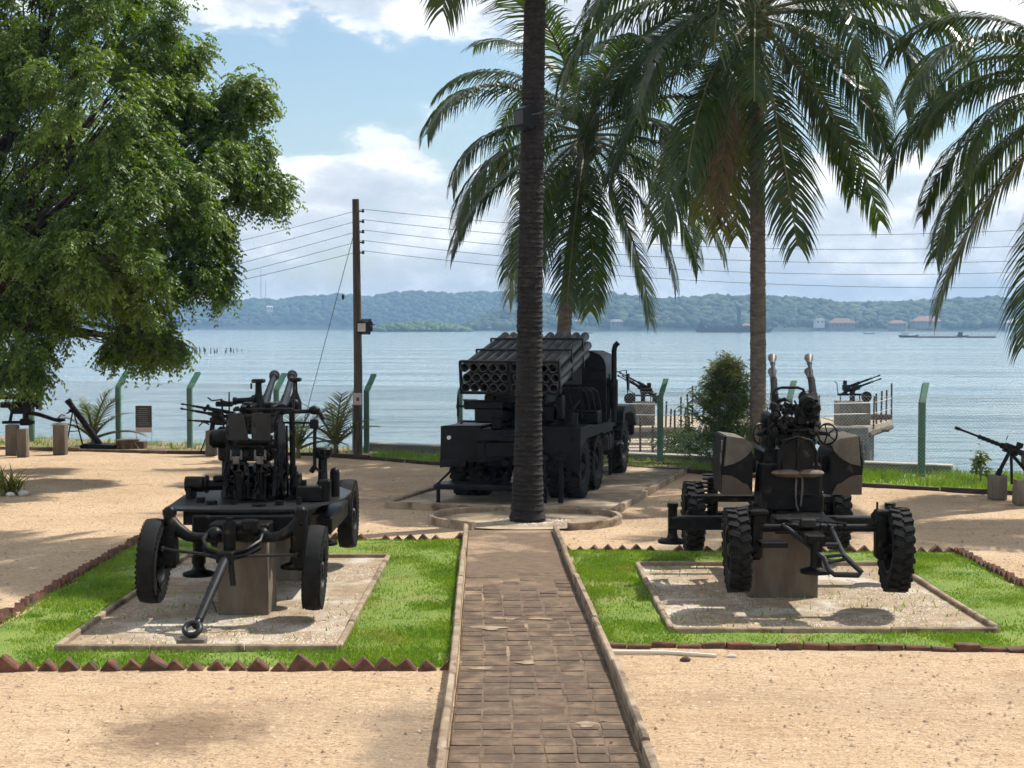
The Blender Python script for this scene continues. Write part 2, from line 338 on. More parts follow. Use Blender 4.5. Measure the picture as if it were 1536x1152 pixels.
class MB:
    def __init__(s): s.v = []; s.f = []
    def add(s, vs, fs, mx=None):
        o = len(s.v)
        s.v += [tuple(mx @ Vector(v)) if mx is not None else tuple(v) for v in vs]
        s.f += [tuple(i + o for i in f) for f in fs]; return s
    def box(s, c, size, ch=0.008, rot=None):
        """chamfered box: centre, size, chamfer, optional euler"""
        hx, hy, hz = (k / 2 for k in size); ch = min(ch, hx * .45, hy * .45, hz * .45)
        vs = []; idx = {}
        for sx in (-1, 1):
            for sy in (-1, 1):
                for sz in (-1, 1):
                    for ax in range(3):
                        p = [sx * (hx - ch), sy * (hy - ch), sz * (hz - ch)]
                        p[ax] = (sx * hx, sy * hy, sz * hz)[ax]
                        idx[(sx, sy, sz, ax)] = len(vs); vs.append(p)
        fs = []
        for ax in range(3):
            b, c2 = (ax + 1) % 3, (ax + 2) % 3
            for sg in (-1, 1):
                q = []
                for (k1, k2) in ((-1, -1), (1, -1), (1, 1), (-1, 1)):
                    t = [0, 0, 0]; t[ax] = sg; t[b] = k1; t[c2] = k2; q.append(idx[(*t, ax)])
                fs.append(q if sg > 0 else q[::-1])
            for k1 in (-1, 1):
                for k2 in (-1, 1):
                    t0 = [0, 0, 0]; t1 = [0, 0, 0]; t0[ax] = -1; t1[ax] = 1
                    for t in (t0, t1): t[b] = k1; t[c2] = k2
                    q = [idx[(*t0, b)], idx[(*t1, b)], idx[(*t1, c2)], idx[(*t0, c2)]]
                    fs.append(q if k1 * k2 > 0 else q[::-1])
        for sx in (-1, 1):
            for sy in (-1, 1):
                for sz in (-1, 1):
                    q = [idx[(sx, sy, sz, a)] for a in range(3)]
                    fs.append(q if sx * sy * sz > 0 else q[::-1])
        mx = Matrix.Translation(Vector(c))
        if rot is not None:
            from mathutils import Euler
            mx = mx @ Euler(rot).to_matrix().to_4x4()
        return s.add(vs, fs, mx)
    def cyl(s, p0, p1, r0, r1=None, n=12, caps=True):
        r1 = r0 if r1 is None else r1
        x, y, d, l = basis(p0, p1); p0 = Vector(p0); p1 = Vector(p1)
        vs = []
        for p, r in ((p0, r0), (p1, r1)):
            for i in range(n):
                a = 2 * PI * i / n; vs.append(p + (x * math.cos(a) + y * math.sin(a)) * r)
        fs = [(i, (i + 1) % n, n + (i + 1) % n, n + i) for i in range(n)]
        if caps: fs += [tuple(range(n))[::-1], tuple(range(n, 2 * n))]
        return s.add(vs, fs)
    def lathe(s, p0, axis, prof, n=16):
        """prof: list of (along axis, radius)"""
        p0 = Vector(p0); x, y, d, l = basis((0, 0, 0), axis)
        vs = []; fs = []
        for (h, r) in prof:
            for i in range(n):
                a = 2 * PI * i / n; vs.append(p0 + d * h + (x * math.cos(a) + y * math.sin(a)) * max(r, 1e-4))
        for k in range(len(prof) - 1):
            for i in range(n):
                fs.append((k * n + i, k * n + (i + 1) % n, (k + 1) * n + (i + 1) % n, (k + 1) * n + i))
        return s.add(vs, fs)
    def tube(s, pts, r, n=8, closed=False, caps=True):
        pts = [Vector(p) for p in pts]; m = len(pts)
        rs = r if isinstance(r, (list, tuple)) else [r] * m
        vs = []; fs = []; px = None
        for k, p in enumerate(pts):
            if closed: d = (pts[(k + 1) % m] - pts[k - 1]).normalized()
            else: d = (pts[min(k + 1, m - 1)] - pts[max(k - 1, 0)]).normalized()
            if px is None:
                a = Vector((0, 0, 1)) if abs(d.z) < .9 else Vector((1, 0, 0)); px = d.cross(a).normalized()
            px = (px - d * px.dot(d)).normalized(); py = d.cross(px)
            for i in range(n):
                a = 2 * PI * i / n; vs.append(p + (px * math.cos(a) + py * math.sin(a)) * rs[k])
        for k in range(m if closed else m - 1):
            k2 = (k + 1) % m
            for i in range(n): fs.append((k * n + i, k * n + (i + 1) % n, k2 * n + (i + 1) % n, k2 * n + i))
        if caps and not closed: fs += [tuple(range(n))[::-1], tuple(range((m - 1) * n, m * n))]
        return s.add(vs, fs)
    def prism(s, poly, axis, a, b):
        """polygon (2D) extruded along axis ('x','y','z') from a to b"""
        n = len(poly)
        def mk(p, t):
            return {'x': (t, p[0], p[1]), 'y': (p[0], t, p[1]), 'z': (p[0], p[1], t)}[axis]
        vs = [mk(p, a) for p in poly] + [mk(p, b) for p in poly]
        fs = [(i, (i + 1) % n, n + (i + 1) % n, n + i) for i in range(n)] + [tuple(range(n))[::-1], tuple(range(n, 2 * n))]
        return s.add(vs, fs)
    def ball(s, c, r, n=10, sq=(1, 1, 1)):
        c = Vector(c); vs = []; fs = []; m = n // 2 + 1
        for j in range(m + 1):
            t = PI * j / m
            for i in range(n):
                a = 2 * PI * i / n
                vs.append((c.x + r * sq[0] * math.sin(t) * math.cos(a), c.y + r * sq[1] * math.sin(t) * math.sin(a), c.z + r * sq[2] * math.cos(t)))
        for j in range(m):
            for i in range(n): fs.append((j * n + i, (j + 1) * n + i, (j + 1) * n + (i + 1) % n, j * n + (i + 1) % n))
        return s.add(vs, fs)
    def mesh(s, name, mat, smooth=35):
        me = bpy.data.meshes.new(name)
        me.from_pydata(s.v, [], s.f)
        bm = bmesh.new(); bm.from_mesh(me)
        bmesh.ops.recalc_face_normals(bm, faces=bm.faces); bm.to_mesh(me); bm.free()
        me.materials.append(M[mat] if isinstance(mat, str) else mat)
        if smooth:
            me.shade_smooth(); me.set_sharp_from_angle(angle=R(smooth))
        me.update(); return me
    def build(s, name, mat, parent=None, smooth=35, loc=None, rot=None):
        return link(name, s.mesh(name, mat, smooth), parent, loc, rot)
def np_mesh(name, verts, k, mat, smooth=False):
    """verts (n*k,3): n separate k-gons"""
    verts = np.asarray(verts, dtype=np.float32).reshape(-1, 3); nv = len(verts); nf = nv // k
    me = bpy.data.meshes.new(name)
    me.vertices.add(nv); me.vertices.foreach_set('co', verts.ravel())
    me.loops.add(nv); me.loops.foreach_set('vertex_index', np.arange(nv, dtype=np.int32))
    me.polygons.add(nf); me.polygons.foreach_set('loop_start', np.arange(0, nv, k, dtype=np.int32))
    me.polygons.foreach_set('loop_total', np.full(nf, k, dtype=np.int32))
    me.update(calc_edges=True); me.validate()
    me.materials.append(M[mat])
    return me
def np_mesh_idx(name, verts, faces, mat, smooth=False):
    """numpy verts and equal-sized faces"""
    me = bpy.data.meshes.new(name); verts = np.asarray(verts, dtype=np.float32); faces = np.asarray(faces, dtype=np.int32)
    k = faces.shape[1]
    me.vertices.add(len(verts)); me.vertices.foreach_set('co', verts.ravel())
    me.loops.add(faces.size); me.loops.foreach_set('vertex_index', faces.ravel())
    me.polygons.add(len(faces)); me.polygons.foreach_set('loop_start', np.arange(0, faces.size, k, dtype=np.int32))
    me.polygons.foreach_set('loop_total', np.full(len(faces), k, dtype=np.int32))
    me.update(calc_edges=True); me.validate(); me.materials.append(M[mat])
    if smooth: me.shade_smooth()
    return me
def part(name, mat, parent, fn, smooth=35):
    b = MB(); fn(b); return b.build(name, mat, parent, smooth)
def inpoly(x, y, poly):
    c = np.zeros(x.shape, bool); n = len(poly)
    for i in range(n):
        x1, y1 = poly[i]; x2, y2 = poly[(i + 1) % n]
        t = ((y1 > y) != (y2 > y)) & (x < (x2 - x1) * (y - y1) / ((y2 - y1) or 1e-9) + x1)
        c ^= t
    return c
def vnoise(x, y, seed=0, oct=4):
    """cheap value noise for meshes"""
    r = np.zeros_like(x); amp = 1.0; tot = 0
    for o in range(oct):
        rs = np.random.default_rng(seed + o); tab = rs.random((64, 64))
        xi = np.floor(x).astype(int); yi = np.floor(y).astype(int); fx = x - xi; fy = y - yi
        fx = fx * fx * (3 - 2 * fx); fy = fy * fy * (3 - 2 * fy)
        a = tab[xi % 64, yi % 64]; b = tab[(xi + 1) % 64, yi % 64]; c = tab[xi % 64, (yi + 1) % 64]; d = tab[(xi + 1) % 64, (yi + 1) % 64]
        r += amp * ((a * (1 - fx) + b * fx) * (1 - fy) + (c * (1 - fx) + d * fx) * fy); tot += amp
        amp *= .5; x = x * 2.03 + 7.1; y = y * 2.03 + 3.3
    return r / tot
# ------------------------------------------------------------------ the setting
SEA_Z = -1.5
POST_PX = [(-85, 659), (48, 664), (178, 669), (285, 673), (415, 677), (550, 681), (690, 687), (840, 693), (990, 700), (1183, 708), (1382, 716), (1592, 725)]
POSTS = [G(u, v) for u, v in POST_PX]
def fence_y(x):
    xs = [p.x for p in POSTS]; ys = [p.y for p in POSTS]
    if x <= xs[0]: return ys[0] + (x - xs[0]) * -.25
    if x >= xs[-1]: return ys[-1] + (x - xs[-1]) * -.35
    return float(np.interp(x, xs, ys))
def build_ground():
    xs = np.concatenate([np.linspace(-60, -14, 24), np.linspace(-13.5, 13.5, 181), np.linspace(14, 60, 24)])
    t = np.concatenate([np.linspace(0, .2, 6), np.linspace(.21, 1, 190)])
    V = np.zeros((len(t) + 4, len(xs), 3))
    for j, x in enumerate(xs):
        ye = fence_y(x) + 1.3
        V[:len(t), j, 0] = x; V[:len(t), j, 1] = -8 + t * (ye + 8)
        for k, (dy, z) in enumerate(((.25, -.12), (.6, -.9), (1.2, -1.6), (6, -2.6))):
            V[len(t) + k, j] = (x, ye + dy, z)
    zz = (vnoise(V[:len(t), :, 0] * .6, V[:len(t), :, 1] * .6, 3, 3) - .5) * .035 + (vnoise(V[:len(t), :, 0] * 4, V[:len(t), :, 1] * 4, 9, 3) - .5) * .022
    V[:len(t), :, 2] = zz
    V[len(t):, :, 2] += (vnoise(V[len(t):, :, 0] * 1.5, V[len(t):, :, 1] * 1.5, 5, 3) - .5) * .25
    ny, nx = V.shape[:2]
    i = np.arange(ny - 1)[:, None] * nx + np.arange(nx - 1)[None, :]
    F = np.stack([i, i + 1, i + nx + 1, i + nx], -1).reshape(-1, 4)
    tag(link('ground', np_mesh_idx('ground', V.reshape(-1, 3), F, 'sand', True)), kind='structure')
build_ground()
def flat(name, poly, z, mat, kind='structure'):
    b = MB(); b.add([(x, y, z) for x, y in poly], [tuple(range(len(poly)))])
    return tag(b.build(name, mat, None, 0), kind=kind)
def build_sea():
    b = MB(); b.add([(-6000, 28, SEA_Z), (6000, 28, SEA_Z), (6000, 3150, SEA_Z), (-6000, 3150, SEA_Z)], [(0, 1, 2, 3)])
    tag(b.build('sea', 'sea_water', None, 0), kind='structure')
build_sea()

# lawns, pads and path outlines (metres)
PATH_L = [(-.435, 8.0), (-.435, 10.0), (-.46, 12.9), (-.50, 14.6), (-.63, 21.35)]
PATH_R = [(.92, 8.0), (.89, 10.0), (.83, 13.3), (.73, 16.1), (.585, 21.35)]
def xl(y): return float(np.interp(y, [p[1] for p in PATH_L], [p[0] for p in PATH_L]))
def xr(y): return float(np.interp(y, [p[1] for p in PATH_R], [p[0] for p in PATH_R]))
LAWN_L = [(-5.15, 12.75), (xl(12.8) - .1, 12.75), (xl(15) - .1, 15), (xl(20.4) - .1, 20.4), (-5.15, 20.4)]
LAWN_R = [(xr(13.7) + .1, 13.65), (5.85, 13.45), (5.85, 19.3), (xr(19.4) + .1, 19.4), (xr(16) + .1, 16)]
PAD_L = (-4.2, -1.6, 13.40, 18.85)
PAD_R = (1.56, 4.75, 14.2, 18.2)
def build_lawn(name, poly, z):
    xs = np.linspace(min(p[0] for p in poly), max(p[0] for p in poly), 60); ys = np.linspace(min(p[1] for p in poly), max(p[1] for p in poly), 70)
    b = bmesh.new()
    b.faces.new([b.verts.new((x, y, z)) for x, y in poly])
    for x in xs[1:-1]: bmesh.ops.bisect_plane(b, geom=b.verts[:] + b.edges[:] + b.faces[:], plane_co=(x, 0, 0), plane_no=(1, 0, 0))
    for y in ys[1:-1]: bmesh.ops.bisect_plane(b, geom=b.verts[:] + b.edges[:] + b.faces[:], plane_co=(0, y, 0), plane_no=(0, 1, 0))
    me = bpy.data.meshes.new(name); b.to_mesh(me); b.free()
    co = np.zeros(len(me.vertices) * 3, np.float32); me.vertices.foreach_get('co', co); co = co.reshape(-1, 3)
    co[:, 2] += (vnoise(co[:, 0] * 2.2, co[:, 1] * 2.2, 21, 3)) * .035
    for (a, c, d, f) in (PAD_L, PAD_R):
        co[(co[:, 0] > a) & (co[:, 0] < c) & (co[:, 1] > d) & (co[:, 1] < f), 2] = -.03
    for i in range(len(poly)):
        p, q = np.array(poly[i]), np.array(poly[(i + 1) % len(poly)]); d_ = (q - p) / np.linalg.norm(q - p)
        co[np.abs((co[:, 0] - p[0]) * d_[1] - (co[:, 1] - p[1]) * d_[0]) < .02, 2] = -.03
    me.vertices.foreach_set('co', co.ravel()); me.materials.append(M['lawn_soil']); me.shade_smooth()
    return tag(link(name, me), kind='structure')
build_lawn('lawn_left', LAWN_L, .008)
build_lawn('lawn_right', LAWN_R, .008)
def grass(name, poly, count, h, holes=(), label=None, zbase=.018, w=.0075, seed=1, lumps=True):
    r = np.random.default_rng(seed)
    x0, x1 = min(p[0] for p in poly), max(p[0] for p in poly); y0, y1 = min(p[1] for p in poly), max(p[1] for p in poly)
    x = r.uniform(x0, x1, count); y = r.uniform(y0, y1, count)
    mx_, my_ = (x0 + x1) / 2, (y0 + y1) / 2; g_ = 1.022
    x = mx_ + (x - mx_) * g_; y = my_ + (y - my_) * g_
    ok = inpoly(x, y, [(mx_ + (p[0] - mx_) * g_, my_ + (p[1] - my_) * (g_ - .006)) for p in poly]) & (inpoly(x, y, poly) | (vnoise(x * 3, y * 3, seed + 9, 2) > .5))
    for (a, b_, c, d) in holes: ok &= ~((x > a) & (x < b_) & (y > c) & (y < d))
    if lumps:
        dn = vnoise(x * 1.6, y * 1.6, seed + 40, 3); ok &= r.random(count) < np.clip((dn - .30) * 3.0, .10, 1)
    x = x[ok]; y = y[ok]; n = len(x)
    a = r.uniform(0, 2 * PI, n); hh = h * r.uniform(.45, 1.25, n) * (.6 + .8 * vnoise(x * .9, y * .9, seed + 3, 3))
    ww = w * r.uniform(.6, 1.4, n); l = hh * r.uniform(.1, .8, n); la = r.uniform(0, 2 * PI, n)
    V = np.zeros((n, 3, 3))
    V[:, 0] = np.stack([x - np.cos(a) * ww, y - np.sin(a) * ww, np.full(n, zbase)], 1)
    V[:, 1] = np.stack([x + np.cos(a) * ww, y + np.sin(a) * ww, np.full(n, zbase)], 1)
    V[:, 2] = np.stack([x + np.cos(la) * l, y + np.sin(la) * l, zbase + hh], 1)
    return tag(link(name, np_mesh(name, V, 3, 'grass_blade')), label, 'grass', kind='stuff')
grow = lambda q, e: (q[0] - e, q[1] + e, q[2] - e, q[3] + e)
grass('lawn_grass', LAWN_L, 230000, .030, [grow(PAD_L, -.02)], 'short green lawn grass left of the paved path, round the left gun pad', seed=2)
grass('lawn_grass', LAWN_R, 220000, .030, [grow(PAD_R, -.02)], 'short green lawn grass right of the paved path, round the right gun pad', seed=3)

# the grass strip along the fence with its dark edging
EDGE_PX = [(-160, 668), (0, 674), (120, 677), (250, 681), (400, 683), (470, 684), (555, 689), (640, 697), (700, 700), (925, 702), (960, 705), (1060, 711), (1290, 731), (1536, 743), (1700, 751)]
EDGE = [G(u, v) for u, v in EDGE_PX]
STRIP = [(p.x, p.y) for p in EDGE] + [(p.x, p.y + 1.1) for p in POSTS[::-1]]
material('bare_soil', (0.36, 0.25, 0.15), (0.24, 0.175, 0.10), 0.95, scale=1.5, bump=.8, bscale=20, c3=(0.12, 0.14, 0.04), s3=1.1, t3=(.5, .62))
def build_strip():
    b = MB(); n = len(EDGE)
    top = [(p.x, fence_y(p.x) + 1.25, .02) for p in EDGE]; bot = [(p.x, p.y, .02) for p in EDGE]
    b.add(bot + top, [(i, i + 1, n + i + 1, n + i) for i in range(n - 1)])
    tag(b.build('grass_strip', 'lawn_soil', None, 0), kind='structure')
    b = MB(); k = 7; b.add([(x, y, .026) for x, y, z in bot[:k]] + [(x, y, .026) for x, y, z in top[:k]], [(i, i + 1, k + i + 1, k + i) for i in range(k - 1)])
    tag(b.build('bare_strip', 'bare_soil', None, 0), kind='structure')
    e = empty('garden_edging', EDGE[0], 0, 'low dark edging between the sand and the fence grass', 'edging')
    for i in range(n - 1):
        a, c = EDGE[i], EDGE[i + 1]; d = c - a; L_ = d.length; k = max(1, int(L_ / 1.2)); rz = math.atan2(d.y, d.x)
        for q in range(k):
            p = a + d * ((q + .5) / k) - EDGE[0]
            mb = MB(); mb.box((0, 0, 0), (L_ / k - .02, .07, .09), .01)
            mb.build('edging_board', 'dark_timber' if i > 2 else 'timber', e, loc=(p.x, p.y + rng.uniform(-.012, .012), .035 + rng.uniform(-.01, .01)), rot=(0, rng.uniform(-.012, .012), rz))
build_strip()
RIGHT_STRIP = [q for q in STRIP if q[0] > -4.6] + []
grass('fence_grass', [(EDGE[i].x, EDGE[i].y) for i in range(6, len(EDGE))] + [(p.x, fence_y(p.x) + 1.2) for p in EDGE[:5:-1]], 90000, .14, label='green grass growing along the foot of the fence', w=.011, seed=5)
grass('dry_grass', [(EDGE[i].x, EDGE[i].y + .5) for i in range(0, 7)] + [(p.x, fence_y(p.x) + 1.2) for p in EDGE[6::-1]], 9000, .15, label='sparse tufts of grass along the left end of the fence', w=.011, seed=6)

# gravel pads: bed, kerb, stones
def build_pad(q, mat, seed, name, lab):
    x0, x1, y0, y1 = q
    b = MB(); b.add([(x0, y0, .022), (x1, y0, .022), (x1, y1, .022), (x0, y1, .022)], [(0, 1, 2, 3)])
    bed = tag(b.build('gravel_bed', mat, None, 0), kind='structure')
    e = empty('pad_kerb', ((x0 + x1) / 2, y0, 0), 0, lab, 'kerb')
    cx = (x0 + x1) / 2; r = random.Random(seed)
    def seg(xa, ya, xb, yb, k):
        for i in range(k):
            ax = xa + (xb - xa) * i / k; bx = xa + (xb - xa) * (i + 1) / k; ay = ya + (yb - ya) * i / k; by = ya + (yb - ya) * (i + 1) / k
            L_ = math.hypot(bx - ax, by - ay); m = MB(); m.box((0, 0, 0), (L_ - .008, .06, .15), .012)
            m.build('kerb_stone', 'kerb_concrete', e, loc=((ax + bx) / 2 - cx + r.uniform(-.006, .006), (ay + by) / 2 - y0 + r.uniform(-.006, .006), .0 + r.uniform(-.007, .007)), rot=(r.uniform(-.02, .02), r.uniform(-.008, .008), math.atan2(by - ay, bx - ax)))
    seg(x0, y0, x1, y0, 3); seg(x0, y1, x1, y1, 3); seg(x0, y0 + .05, x0, y1 - .05, 5); seg(x1, y0 + .05, x1, y1 - .05, 5)
    rr = np.random.default_rng(seed); n = 16000
    px = rr.uniform(x0 + .06, x1 - .06, n); py = rr.uniform(y0 + .06, y1 - .06, n)
    dn = vnoise(px * 1.3, py * 1.3, seed, 3) + (.25 if seed == 1 else .0) * ((py < (y0 + 2.2)) - .3)
    ok = rr.random(n) < np.clip((dn - .40) * 5, .1, 1); px = px[ok]; py = py[ok]; n = len(px)
    base = np.array([(1, 0, 0), (-.5, .87, 0), (-.5, -.87, 0), (0, 0, .8)], float)
    s = rr.uniform(.005, .016, n); a = rr.uniform(0, 2 * PI, n)
    V = np.zeros((n, 4, 3)); jit = base[None] * rr.uniform(.7, 1.2, (n, 4, 1))
    V[:, :, 0] = px[:, None] + s[:, None] * (jit[:, :, 0] * np.cos(a)[:, None] - jit[:, :, 1] * np.sin(a)[:, None])
    V[:, :, 1] = py[:, None] + s[:, None] * (jit[:, :, 0] * np.sin(a)[:, None] + jit[:, :, 1] * np.cos(a)[:, None])
    V[:, :, 2] = .020 + s[:, None] * jit[:, :, 2]
    F = (np.array([(0, 1, 3), (1, 2, 3), (2, 0, 3)])[None] + (np.arange(n) * 4)[:, None, None]).reshape(-1, 3)
    tag(link('gravel', np_mesh_idx('gravel', V.reshape(-1, 3), F, 'gravel_stone')), name, 'gravel', kind='stuff')
material('gravel_pale', (0.38, 0.285, 0.185), (0.27, 0.195, 0.12), 0.95, scale=5, bump=1.0, bscale=40, c3=(0.50, 0.44, 0.355), s3=1.1, t3=(0.48, 0.64))
material('gravel_tan', (0.38, 0.28, 0.175), (0.26, 0.19, 0.12), 0.95, scale=5, bump=1.0, bscale=40, c3=(0.54, 0.48, 0.39), s3=1.1, t3=(0.5, 0.64))
build_pad(PAD_L, 'gravel_pale', 1, 'pale gravel scattered under the left gun', 'thin concrete kerb round the gravel pad under the left gun')
build_pad(PAD_R, 'gravel_tan', 2, 'tan gravel scattered under the right gun', 'thin concrete kerb round the gravel pad under the right gun')
grass('weeds', [(PAD_R[0] + .1, PAD_R[2] + .1), (PAD_R[1] - .1, PAD_R[2] + .1), (PAD_R[1] - .1, PAD_R[3] - .1), (PAD_R[0] + .1, PAD_R[3] - .1)], 700, .06, label='thin weeds sprouting in the right gravel pad', zbase=.02, seed=14)
grass('weeds', [(PAD_L[0] + .1, PAD_L[2] + .1), (PAD_L[1] - .1, PAD_L[2] + .1), (PAD_L[1] - .1, PAD_L[3] - 2.5), (PAD_L[0] + .1, PAD_L[3] - 2.5)], 350, .05, label='thin weeds sprouting in the left gravel pad', zbase=.02, seed=15)

# paved path: bed, pavers, kerbs
def build_path():
    b = MB(); ys = [8.0 + i * .45 for i in range(30)] + [21.4]
    vs = []
    for y in ys: vs += [(xl(y), y, .018), (xr(y), y, .018)]
    b.add(vs, [(2 * i, 2 * i + 1, 2 * i + 3, 2 * i + 2) for i in range(len(ys) - 1)])
    path = tag(b.build('path', 'joint', None, 0), kind='structure')
    r = random.Random(5); cols = 6
    mk = {}
    for key, mat in (('a', 'paver'), ('b', 'paver_red'), ('c', 'paver_patch')):
        mk[key] = []
        for q in range(4):
            m = MB(); m.box((0, 0, 0), (1, 1, 1), .02)
            m.v = [(x + r.uniform(-.02, .02), y + r.uniform(-.02, .02), z) for x, y, z in m.v]
            mk[key].append(m.mesh('paver', mat))
    y = 9.4; row = 0; step = .205
    while y < 17.6:
        w = (xr(y) - xl(y)); cw = w / cols
        for c in range(0, cols):
            xa = xl(y) + c * cw + (r.uniform(-.012, .012) if c else 0); xb = xa + cw
            xa = max(xa, xl(y)); xb = min(xb, xr(y))
            if xb - xa < .03: continue
            if y > 15.2 and r.random() < (y - 15.2) / 3.0: continue            # sand has buried the far pavers
            k = 'a' if r.random() < .7 else 'b'
            o = link('paver', r.choice(mk[k]), path, ((xa + xb) / 2, y, .006 + r.uniform(-.004, .003)), (r.uniform(-.012, .012), r.uniform(-.012, .012), r.uniform(-.02, .02)),
                     (xb - xa - r.uniform(.014, .03), step - r.uniform(.014, .03), .035))
        y += step; row += 1
    # worn pale mortar patches on the pavers
    for (u, v, rx, ry) in ((735, 946, .2, .12), (760, 932, .16, .1), (815, 932, .14, .09), (727, 1007, .13, .11), (880, 1092, .1, .09), (790, 998, .1, .09), (845, 957, .12, .06)):
        c = G(u, v); m = MB(); n = 16
        m.add([(c.x + rx * math.cos(2 * PI * i / n) * (.8 + .3 * math.sin(3 * i * 2 * PI / n + u) + r.uniform(-.12, .12)), c.y + ry * math.sin(2 * PI * i / n) * (.75 + .3 * math.sin(2 * i * 2 * PI / n + v) + r.uniform(-.12, .12)), .0295) for i in range(n)], [tuple(range(n))])
        m.build('mortar_patch', 'paver_patch', path, 0)
    # kerbs
    for side, line, s in (('left', PATH_L, -1), ('right', PATH_R, 1)):
        e = empty('path_kerb', (line[0][0], line[0][1], 0), 0, 'pale concrete kerb along the left edge of the paved path' if s < 0 else 'darker concrete kerb along the right edge of the paved path', 'kerb')
        f = xl if s < 0 else xr; y = 8.0; q = 0
        while y < 21.3:
            L_ = min(r.uniform(1.9, 2.7), 21.35 - y); xa = f(y) + s * .045; xb = f(y + L_) + s * .045
            m = MB(); m.box((0, 0, 0), (L_ - .012, .062, .22), .014)
            for it in range(1):
                m.v = [(a + r.uniform(-.004, .004), b2 + r.uniform(-.004, .004), c + r.uniform(-.004, .004)) for a, b2, c in m.v]
            m.build('kerb_stone', 'kerb_concrete', e, loc=((xa + xb) / 2 - line[0][0] + r.uniform(-.01, .01), y + L_ / 2 - line[0][1], .012 + r.uniform(-.012, .012)), rot=(r.uniform(-.03, .03), r.uniform(-.008, .008), math.atan2(L_, xb - xa)))
            y += L_
    # ring round the palm, open to the path
    e = empty('planter_ring', (.2, 22.5, 0), 0, 'low round concrete kerb ring encircling the dark palm trunk', 'kerb')
    for (t0, t1) in ((-64, 80), (80, 238)):
        k = 40; vs = []; fs = []
        for i in range(k + 1):
            t = R(t0 + (t1 - t0) * i / k)
            for (w, z) in ((-.045, -.1), (-.045, .105), (-.035, .118), (.035, .118), (.045, .105), (.045, -.1)):
                vs.append(((1.45 + w) * math.cos(t) + r.uniform(-.003, .003), (1.12 + w) * math.sin(t) + r.uniform(-.003, .003), z + r.uniform(-.003, .003)))
        for i in range(k):
            for q in range(5): fs.append((i * 6 + q, (i + 1) * 6 + q, (i + 1) * 6 + q + 1, i * 6 + q + 1))
        fs += [tuple(range(6)), tuple(range(k * 6, k * 6 + 6))]
        m = MB(); m.add(vs, fs); m.build('kerb_arc', 'kerb_concrete', e)
    n = 0
    for i in range(n):
        a0 = 2 * PI * i / n; a1 = 2 * PI * (i + 1) / n; am = (a0 + a1) / 2
        x, y = 1.45 * math.cos(am), 1.12 * math.sin(am)
        if y < -.6 and -.80 < x < .46: continue
        x0_, y0_, x1_, y1_ = 1.45 * math.cos(a0), 1.12 * math.sin(a0), 1.45 * math.cos(a1), 1.12 * math.sin(a1)
        L_ = math.hypot(x1_ - x0_, y1_ - y0_)
        m = MB(); m.box((0, 0, 0), (L_ + .004, .09, .2), .012)
        m.build('kerb_stone', 'kerb_concrete', e, loc=(x, y, .02 + r.uniform(-.003, .003)), rot=(0, 0, math.atan2(y1_ - y0_, x1_ - x0_)))
    b = MB(); b.add([(.2 + 1.42 * math.cos(2 * PI * i / 40), 22.5 + 1.1 * math.sin(2 * PI * i / 40), .03) for i in range(40)], [tuple(range(40))])
    tag(b.build('planter_soil', 'slab_concrete', None, 0), kind='structure')
build_path()

# brick edging rows: bricks set on a corner like saw teeth
def brick_mesh(r):
    out = []
    for q in range(5):
        m = MB(); m.box((0, 0, 0), (.15, .11, .15), .010)
        m.v = [(a + r.uniform(-.007, .007), b + r.uniform(-.007, .007), c + r.uniform(-.007, .007)) for a, b, c in m.v]
        out.append(m.mesh('brick', 'terracotta'))
    return out
BR = random.Random(12); BRICKS = brick_mesh(BR)
def saw_row(label, a, b, step=.19, flat_=False, skip=.02, vary=.0):
    a = Vector((a[0], a[1], 0)); b = Vector((b[0], b[1], 0)); d = b - a; n = int(d.length / step); rz = math.atan2(d.y, d.x)
    e = empty('brick_edging', a, 0, label, 'edging')
    for i in range(n + 1):
        if BR.random() < skip: continue
        p = d * (i / n)
        if flat_:
            link('brick', BR.choice(BRICKS), e, (p.x, p.y + BR.uniform(-.02, .02), .0 + BR.uniform(-.02, .02)), (BR.uniform(-.08, .08), BR.uniform(-.04, .04), rz + BR.uniform(-.03, .03)), (1.48, .9, .72))
        else:
            big = BR.random() < vary
            link('brick', BR.choice(BRICKS), e, (p.x, p.y + BR.uniform(-.015, .015), .008 + BR.uniform(-.018, .014) + (.02 if big else 0)),
                 (BR.uniform(-.12, .12), R(45 if not big else 40) + BR.uniform(-.09, .09), rz + BR.uniform(-.12, .12)), (.88 if not big else 1.2) * BR.uniform(.92, 1.08))
saw_row('saw toothed row of terracotta bricks along the front of the left lawn', (-5.15, 12.68), (-.56, 12.72), .18, vary=.10, skip=0)
saw_row('saw toothed row of terracotta bricks along the back of the left lawn', (-3.0, 20.45), (-.72, 20.45), .165)
saw_row('saw toothed row of terracotta bricks along the outer left edge of the left lawn', (-5.2, 12.8), (-5.2, 20.4), .16)
saw_row('saw toothed row of terracotta bricks along the back of the right lawn', (.72, 19.45), (5.8, 19.3), .185)
saw_row('saw toothed row of terracotta bricks along the outer right edge of the right lawn', (5.88, 13.5), (5.88, 19.25), .165)
saw_row('bricks laid flat end to end along the front of the right lawn', (.95, 13.62), (5.85, 13.38), .228, True, skip=.03)

